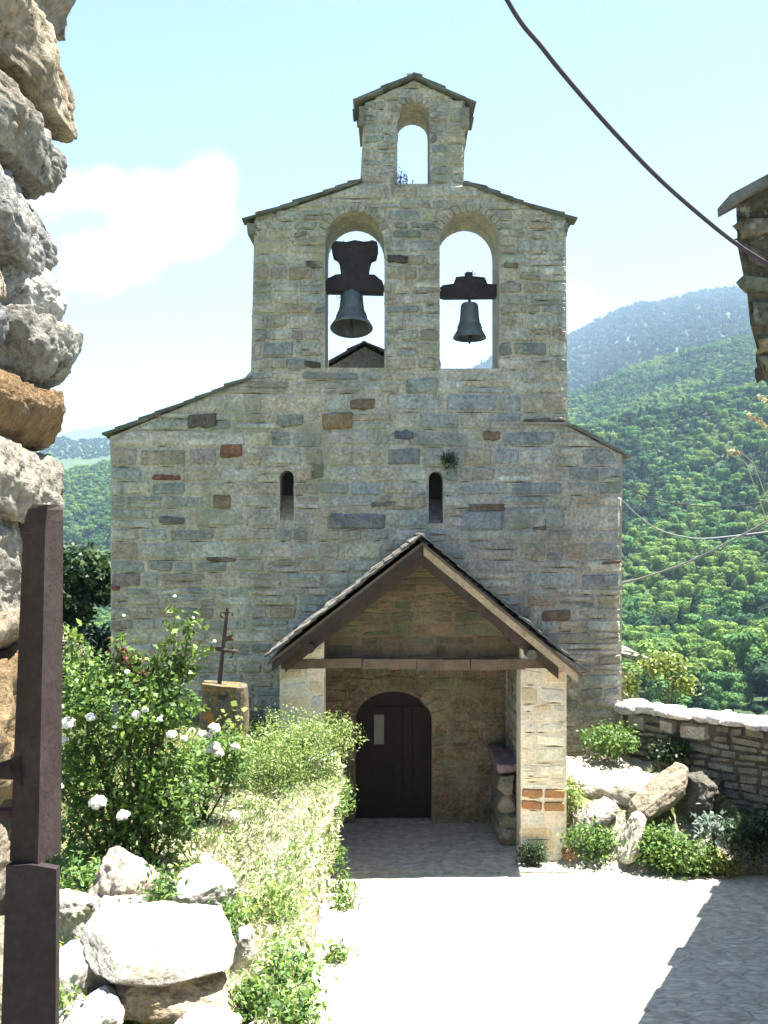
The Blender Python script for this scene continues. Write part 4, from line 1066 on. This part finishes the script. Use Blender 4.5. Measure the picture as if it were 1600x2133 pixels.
# weeds by the boulders
for px_, py_, d_, r_, n, lb, cols in ((600, 2050, 7.3, (.20, .25, .2), 900, 'lush broad leaved weed at the bottom beside the path', G_NETTLE), (520, 2095, 6.9, (.18, .2, .16), 700, 'leafy green weed right of the flat slab', G_NETTLE), (470, 1935, 7.9, (.17, .2, .14), 700, 'green weed growing between the pale blocks and the upright stone', G_NETTLE),
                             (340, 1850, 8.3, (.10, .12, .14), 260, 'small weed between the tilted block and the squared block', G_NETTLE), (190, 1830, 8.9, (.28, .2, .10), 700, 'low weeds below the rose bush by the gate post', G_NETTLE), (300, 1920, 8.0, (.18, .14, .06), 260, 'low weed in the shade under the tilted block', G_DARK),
                             (560, 1900, 8.6, (.22, .25, .18), 900, 'tangled weed on the grassy bank above the upright stone', G_PALE), (140, 2090, 6.6, (.06, .1, .12), 160, 'sparse yellowish weed against the gate post', G_PALE), (620, 2120, 6.8, (.15, .15, .12), 420, 'bright weed in the lowest corner of the garden bank', G_NETTLE)):
    c = P(px_, py_, d_); plant('weed', lb, 'weed', (c.x, c.y, c.z - r_[2]), [(c, r_)], n, .062, .42, cols, 7)
plant('reddish_weed', 'pale stalky plant left of the church behind the rose bush', 'plant', tuple(P(160, 1400, 11.5) - Vector((0, 0, .35))), [(P(160, 1360, 11.5), (.18, .2, .3))], 300, .08, .22, [(.25, .28, .14), (.30, .32, .18)], 9)
# right bank
for px_, py_, d_, r_, n, lb, cols, sz in ((1230, 1755, 15.5, (.38, .3, .26), 1500, 'green nettle clump between the porch pier and the rock spur', G_NETTLE, .07), (1370, 1765, 15.3, (.40, .3, .28), 2000, 'large nettle clump right of the rock spur', G_NETTLE, .075), (1430, 1785, 15.1, (.5, .3, .22), 1900, 'bright low weeds along the path edge below the wall', G_NETTLE, .07),
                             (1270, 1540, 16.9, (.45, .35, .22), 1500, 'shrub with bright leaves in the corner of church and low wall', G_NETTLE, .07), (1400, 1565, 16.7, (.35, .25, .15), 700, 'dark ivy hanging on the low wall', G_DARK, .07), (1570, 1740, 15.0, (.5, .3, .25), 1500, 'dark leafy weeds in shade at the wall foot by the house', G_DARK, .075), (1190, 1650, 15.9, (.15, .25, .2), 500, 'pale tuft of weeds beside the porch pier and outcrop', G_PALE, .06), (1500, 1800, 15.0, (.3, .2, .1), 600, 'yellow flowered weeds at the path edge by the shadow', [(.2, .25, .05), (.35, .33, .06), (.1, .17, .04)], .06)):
    c = P(px_, py_, d_); plant('nettle_clump' if 'nettle' in lb else 'weed', lb, 'weed', (c.x, c.y, c.z - r_[2]), [(c, r_)], n, sz, .55, cols, 8)
plant('pale_leaved_plant', 'pale bluish broad leaved plant in front of the dark low wall', 'plant', tuple(P(1485, 1770, 15.2)), [(P(1485, 1715, 15.2), (.2, .15, .2))], 190, .11, .45, [(.20, .28, .22), (.26, .33, .28)], 7)
plant('pier_bush', 'small dark green bush at the foot of the right porch pier', 'bush', tuple(P(1112, 1800, 15.4)), [(P(1112, 1778, 15.42), (.2, .12, .14))], 900, .05, .6, G_DARK, 6)
plant('wall_fern', 'dark green fern rooted in the stones above the right window', 'plant', tuple(P(936, 962, D - .03)), [(P(936, 958, D - .08), (.10, .05, .06))], 260, .06, .45, G_DARK, 5)
plant('belfry_tuft', 'wispy tuft of plants in the top bell opening', 'plant', (.28, D + .1, 5.74), [((.30, D + .15, 5.83), (.12, .1, .10)), ((.22, D + .0, 5.72), (.16, .06, .07))], 260, .07, .2, [(.12, .13, .08), (.2, .2, .16), (.05, .07, .03)], 6)
plant('wall_vine', 'yellow green vine trailing over the low wall behind the coping', 'plant', (4.9, 18.0, -3.3), [(P(1385, 1390, 18.2), (.35, .2, .13)), (P(1420, 1420, 18.2), (.22, .2, .18)), (P(1310, 1435, 18.2), (.12, .15, .25)), (P(1345, 1375, 18.2), (.15, .15, .06))], 900, .085, .7, [(.20, .25, .05), (.26, .30, .07), (.13, .19, .05)], 10, clump=True)
# dark tree at the left corner of the church
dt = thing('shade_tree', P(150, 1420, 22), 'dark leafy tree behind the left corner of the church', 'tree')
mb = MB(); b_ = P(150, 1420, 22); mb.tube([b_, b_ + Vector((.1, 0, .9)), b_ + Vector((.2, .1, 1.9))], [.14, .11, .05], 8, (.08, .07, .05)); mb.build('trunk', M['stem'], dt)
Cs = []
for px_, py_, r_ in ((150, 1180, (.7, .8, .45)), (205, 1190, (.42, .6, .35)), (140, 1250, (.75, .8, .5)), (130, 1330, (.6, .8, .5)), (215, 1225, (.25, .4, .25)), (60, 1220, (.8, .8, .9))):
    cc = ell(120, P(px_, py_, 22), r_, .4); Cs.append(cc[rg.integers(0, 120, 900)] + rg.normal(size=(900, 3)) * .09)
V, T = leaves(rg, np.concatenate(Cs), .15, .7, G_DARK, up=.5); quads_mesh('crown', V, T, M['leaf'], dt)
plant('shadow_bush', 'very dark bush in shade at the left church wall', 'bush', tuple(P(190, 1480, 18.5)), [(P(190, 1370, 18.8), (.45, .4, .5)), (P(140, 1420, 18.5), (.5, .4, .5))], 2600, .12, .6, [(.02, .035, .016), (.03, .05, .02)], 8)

# grass: dry and sun bleached on the garden wall, green in the garden
def scatter(n, xf, yr, acc):
    out = []
    while len(out) < n:
        y = U(*yr); x = xf(y)
        if acc(x, y): out.append((x, y, z_ground(x, y)))
    return np.array(out)
B = []
for _ in range(70000):
    y = 7.2 + 6.3 * rnd.random() ** .8; x = x_edge(y) + .04 + .22 * fbm((0, y, 3), .9, 3) - 1.9 * rnd.random() ** 1.5
    if fbm((x, y, 0), 1.6, 3, 9) + .25 * (x > x_edge(y) - .7) < -.18 or x < -.32 * y + 1.1 - (y > 10) * 0: continue
    B.append((x, y, max(z_ground(min(x, x_edge(y) - .4), y), z_terr(y)) - .02))
V, T = blades(rg, np.array(B), .13, .008, DRYG, 1.6)
props(quads_mesh('dry_grass', V, T, M['straw']), kind='stuff')
B = []
for _ in range(26000):
    y = U(5.6, 17.4); x = U(-5.6, x_edge(y) - .3)
    B.append((x, y, z_ground(x, y) - .02))
V, T = blades(rg, np.array(B), .17, .012, [(.13, .18, .05), (.17, .22, .07), (.10, .15, .04), (.26, .27, .12)], .5)
props(quads_mesh('garden_grass', V, T, M['leaf']), kind='stuff')
B = []
for _ in range(9000):
    x = U(2.75, 6.2); y = U(15.1, min(17.5, wall_line(x) - .1) if x > 3.96 else 17.5)
    if y > 15.3 or rnd.random() < .3: B.append((x, y, z_ground(x, y) - .02))
V, T = blades(rg, np.array(B), .11, .010, DRYG + [(.13, .19, .05), (.10, .16, .05), (.15, .2, .06)], .6)
props(quads_mesh('bank_grass', V, T, M['leaf']), kind='stuff')
B = []
for _ in range(330):
    y = U(7.0, 13.6); x = x_edge(y) + .1 - 1.8 * rnd.random() ** 1.6; n = rnd.randint(8, 34)
    c = np.array((x, y, max(z_ground(min(x, x_edge(y) - .4), y), z_terr(y)) + .06)); B.append(c + rg.normal(size=(n, 3)) * np.array([.06, .06, .05]))
V, T = leaves(rg, np.concatenate(B), .055, .35, G_PALE + G_NETTLE + DRYG[:2], up=.3); props(quads_mesh('green_sprigs', V, T, M['leaf']), kind='stuff')
# hanging grass over the wall edge
B = []
for _ in range(15000):
    y = U(6.6, 15.2); B.append((x_edge(y) + U(-.14, .06) + max(0, .22 * fbm((0, y, 3), .9, 3)), y, z_terr(y) + .05 - U(0, 1.2) * rnd.random()))
V, T = leaves(rg, np.array(B), .13, .22, DRYG + G_PALE, droop=.9); props(quads_mesh('trailing_weeds', V, T, M['leaf']), kind='stuff')
# grass stalks at the right
gs = thing('grass_stalks', (1.35, 2.75, -.1), 'few pale seeding grass stalks bending in from the right by the house', 'grass')
st = MB(); hdm = []
for pts in ([(1640, 1080), (1600, 905), (1576, 876), (1556, 862)], [(1660, 1000), (1612, 870), (1594, 836), (1579, 824)], [(1620, 1100), (1570, 965), (1545, 942), (1514, 938)], [(1600, 1090), (1555, 965), (1535, 948), (1518, 946)], [(1650, 1100), (1612, 930), (1592, 890), (1582, 870)]):
    q = [P(*p, 2.75) for p in pts]; st.tube([Vector((1.35, 2.75, -.1))] + q, [.0016, .0014, .0012, .001, .0008], 5, (.40, .36, .20))
    hdm = [np.array(q[2].lerp(q[3], k / 30)) + rg.normal(size=3) * .0025 for k in range(30)]
    V, T = leaves(rg, np.array(hdm), .014, .4, [(.52, .46, .30), (.45, .40, .24)]); quads_mesh('seed_head', V, T, M['leaf'], gs)
st.build('stalks', M['stem'], gs)

# ---------------------------------------------------------------- wooded hillsides
def tree_mesh(name, seed, cols, conifer=False):
    g_ = np.random.default_rng(seed); rr = random.Random(seed)
    lob = []
    if conifer:
        for k in range(9):
            t = k / 8; lob.append(((0, 0, 1.5 + 7.5 * t), (2.3 * (1 - t * .85), 2.3 * (1 - t * .85), .8)))
    else:
        lob.append(((0, 0, 4.2), (2.4, 2.4, 2.4)))
        for k in range(8):
            a = rr.uniform(0, 6.28); e = rr.uniform(.6, 2.3)
            lob.append(((e * math.cos(a), e * math.sin(a), rr.uniform(2.5, 6.3)), tuple(rr.uniform(.9, 1.7) for _ in range(3))))
    V = []; T = []
    for li, (c, r_) in enumerate(lob):
        n = int(90 * (r_[0] * r_[1]) ** .8) + 30
        d = g_.normal(size=(n, 3)); d /= np.linalg.norm(d, axis=1, keepdims=True)
        C = np.array(c) + d * np.array(r_) * g_.uniform(.8, 1.08, (n, 1))
        t = np.cross(d + g_.normal(size=(n, 3)) * .33, g_.normal(size=(n, 3))); t /= np.linalg.norm(t, axis=1, keepdims=True)
        s = np.cross(d, t); w = g_.uniform(.22, .46, (n, 1))
        V.append(np.stack([C - t * w, C + s * w * .7, C + t * w, C - s * w * .7], 1))
        lc = np.array(cols[li % len(cols)], dtype=np.float32) * rr.uniform(.85, 1.15)
        T.append(np.tile(lc, (n, 1)) * g_.uniform(.75, 1.3, (n, 1)).astype(np.float32))
    tr = np.array([[[-.2, 0, -.6], [.2, 0, -.6], [.12, 0, 3], [-.12, 0, 3]], [[0, -.2, -.6], [0, .2, -.6], [0, .12, 3], [0, -.12, 3]]])
    V.append(tr); T.append(np.tile(np.array([[.07, .06, .045]], dtype=np.float32), (2, 1)))
    o = quads_mesh(name, np.concatenate(V), np.concatenate(T), M['canopy'])
    return o
LG = [(.09, .185, .055), (.075, .16, .05), (.10, .20, .055)]
MG = [(.05, .115, .045), (.055, .125, .045)]
DG = [(.025, .055, .03), (.03, .065, .03)]
YG = [(.15, .235, .055), (.13, .22, .055)]
protos = [tree_mesh('hillside_tree', 1, LG), tree_mesh('hillside_tree', 2, MG), tree_mesh('hillside_tree', 3, DG), tree_mesh('hillside_tree', 4, YG), tree_mesh('hillside_tree', 5, DG, True), tree_mesh('hillside_tree', 6, LG)]
TL = ['light green broadleaf tree in the wood on the slope', 'mid green broadleaf tree in the wood on the slope', 'dark green rounded tree in the wood on the slope', 'yellow green bushy tree in the wood on the slope', 'dark pointed conifer in the wood on the slope', 'light green broadleaf tree in the wood on the slope']
TC = ['tree'] * 6
wr = random.Random(21)
def scatter_trees(q0, q1, d0, d1, spacing):
    out = []; d = d0
    while d < d1:
        sp = spacing * (1 if d < 900 else 1)
        w = (q1 - q0) / FPX * d; n = int(w / sp) + 1
        for k in range(n):
            dd = d + wr.uniform(-1.1, 1.1) * sp; q = q0 + (q1 - q0) * (k + wr.random()) / n
            x = (q - CX) / FPX * dd; out.append((x, dd, hill_z(x, dd)))
        d += sp * .9
    return out
def kindof(x, y):
    n = fbm((x, y, 0), .014, 3, 4) * 1.3 + wr.uniform(-.42, .42)
    if y > 1540: return 2 if wr.random() < .75 else 1 if x < 0 or wr.random() < .5 else 4
    if y > 740: n = n * .6 + .12
    if 560 < y < 720: n -= .2
    return 3 if n > .34 else 0 if n > .14 else 5 if n > -.02 else 1 if n > -.2 else 2 if wr.random() < .75 else 4
near = scatter_trees(1080, 1760, 170, 720, 4.9)
indiv, massed = [], []
for p in near:
    q = CX + FPX * p[0] / p[1]
    (indiv if (1290 < q < 1620 and 215 < p[1] < 320) else massed).append(p)
wr.shuffle(indiv); massed += indiv[230:]; indiv = indiv[:230]
for i, p in enumerate(indiv):
    k = kindof(p[0], p[1]) if i >= 6 else i
    if i < 6: o = protos[i]
    else: o = protos[k].copy(); COL.objects.link(o)
    o.location = p; o.rotation_euler = (0, 0, wr.uniform(0, 6.28)); s = wr.uniform(.45, 1.1); o.scale = (s * wr.uniform(.9, 1.15), s * wr.uniform(.9, 1.15), s * wr.uniform(.8, 1.1))
    props(o, TL[k], TC[k], 'trees of the wood on the right slope')
massed = [(p, wr.choice((.35, .5, .6, .75, .9, 1.2)) * wr.uniform(.85, 1.15)) for p in massed]
massed += [(p, wr.uniform(.9, 1.35)) for p in scatter_trees(1060, 1720, 720, 1520, 8.5)]
massed += [(p, wr.uniform(1.5, 2.3)) for p in scatter_trees(900, 1700, 1540, 3150, 19)]
massed += [(p, wr.uniform(.6, 1.0)) for p in scatter_trees(20, 330, 140, 700, 5.5)]
massed += [(p, wr.uniform(.7, 1.15)) for p in scatter_trees(20, 330, 700, 1300, 7.5)]
massed += [(p, wr.uniform(.8, 1.2)) for p in scatter_trees(40, 420, 1900, 2600, 15)]
src = bpy.data.collections.new('tree_kinds')
for o in protos: src.objects.link(o)
me = bpy.data.meshes.new('forest'); nT = len(massed)
me.vertices.add(nT); me.vertices.foreach_set('co', np.array([p for p, _ in massed], dtype=np.float32).ravel())
a = me.attributes.new('kind_index', 'INT', 'POINT'); a.data.foreach_set('value', [kindof(p[0], p[1]) for p, _ in massed])
a = me.attributes.new('tree_size', 'FLOAT_VECTOR', 'POINT'); a.data.foreach_set('vector', np.array([(s * wr.uniform(.9, 1.2), s * wr.uniform(.9, 1.2), s * wr.uniform(.75, 1.05)) for _, s in massed], dtype=np.float32).ravel())
a = me.attributes.new('tree_turn', 'FLOAT_VECTOR', 'POINT'); a.data.foreach_set('vector', np.array([(0, 0, wr.uniform(0, 6.28)) for _ in massed], dtype=np.float32).ravel())
fo = bpy.data.objects.new('forest', me); COL.objects.link(fo); props(fo, kind='stuff')
ng = bpy.data.node_groups.new('forest_trees', 'GeometryNodeTree')
ng.interface.new_socket('Geometry', in_out='INPUT', socket_type='NodeSocketGeometry'); ng.interface.new_socket('Geometry', in_out='OUTPUT', socket_type='NodeSocketGeometry')
gi, go = ng.nodes.new('NodeGroupInput'), ng.nodes.new('NodeGroupOutput')
ci = ng.nodes.new('GeometryNodeCollectionInfo'); ci.inputs['Collection'].default_value = src; ci.inputs['Separate Children'].default_value = True; ci.inputs['Reset Children'].default_value = True
ip = ng.nodes.new('GeometryNodeInstanceOnPoints'); ip.inputs['Pick Instance'].default_value = True
def nattr(nm, ty):
    n = ng.nodes.new('GeometryNodeInputNamedAttribute'); n.data_type = ty; n.inputs['Name'].default_value = nm; return n.outputs['Attribute']
ng.links.new(gi.outputs[0], ip.inputs['Points']); ng.links.new(ci.outputs[0], ip.inputs['Instance'])
ng.links.new(nattr('kind_index', 'INT'), ip.inputs['Instance Index']); ng.links.new(nattr('tree_turn', 'FLOAT_VECTOR'), ip.inputs['Rotation']); ng.links.new(nattr('tree_size', 'FLOAT_VECTOR'), ip.inputs['Scale'])
ng.links.new(ip.outputs[0], go.inputs[0])
md = fo.modifiers.new('forest_trees', 'NODES'); md.node_group = ng

# ---------------------------------------------------------------- haze
hz = MB(); hz.box((-9500, -300, -60), (9500, 6700, 950)); ho = hz.build('haze', M['dark']); ho.data.materials.clear()
hm = bpy.data.materials.new('haze_air'); hm.use_nodes = True; n = hm.node_tree.nodes
n.remove(n['Principled BSDF']); pvn = n.new('ShaderNodeVolumePrincipled')
pvn.inputs['Color'].default_value = (.50, .73, 1.0, 1); pvn.inputs['Density'].default_value = 0.00015; pvn.inputs['Anisotropy'].default_value = 0.2
hm.node_tree.links.new(pvn.outputs[0], n['Material Output'].inputs['Volume']); ho.data.materials.append(hm)
props(ho, kind='stuff')
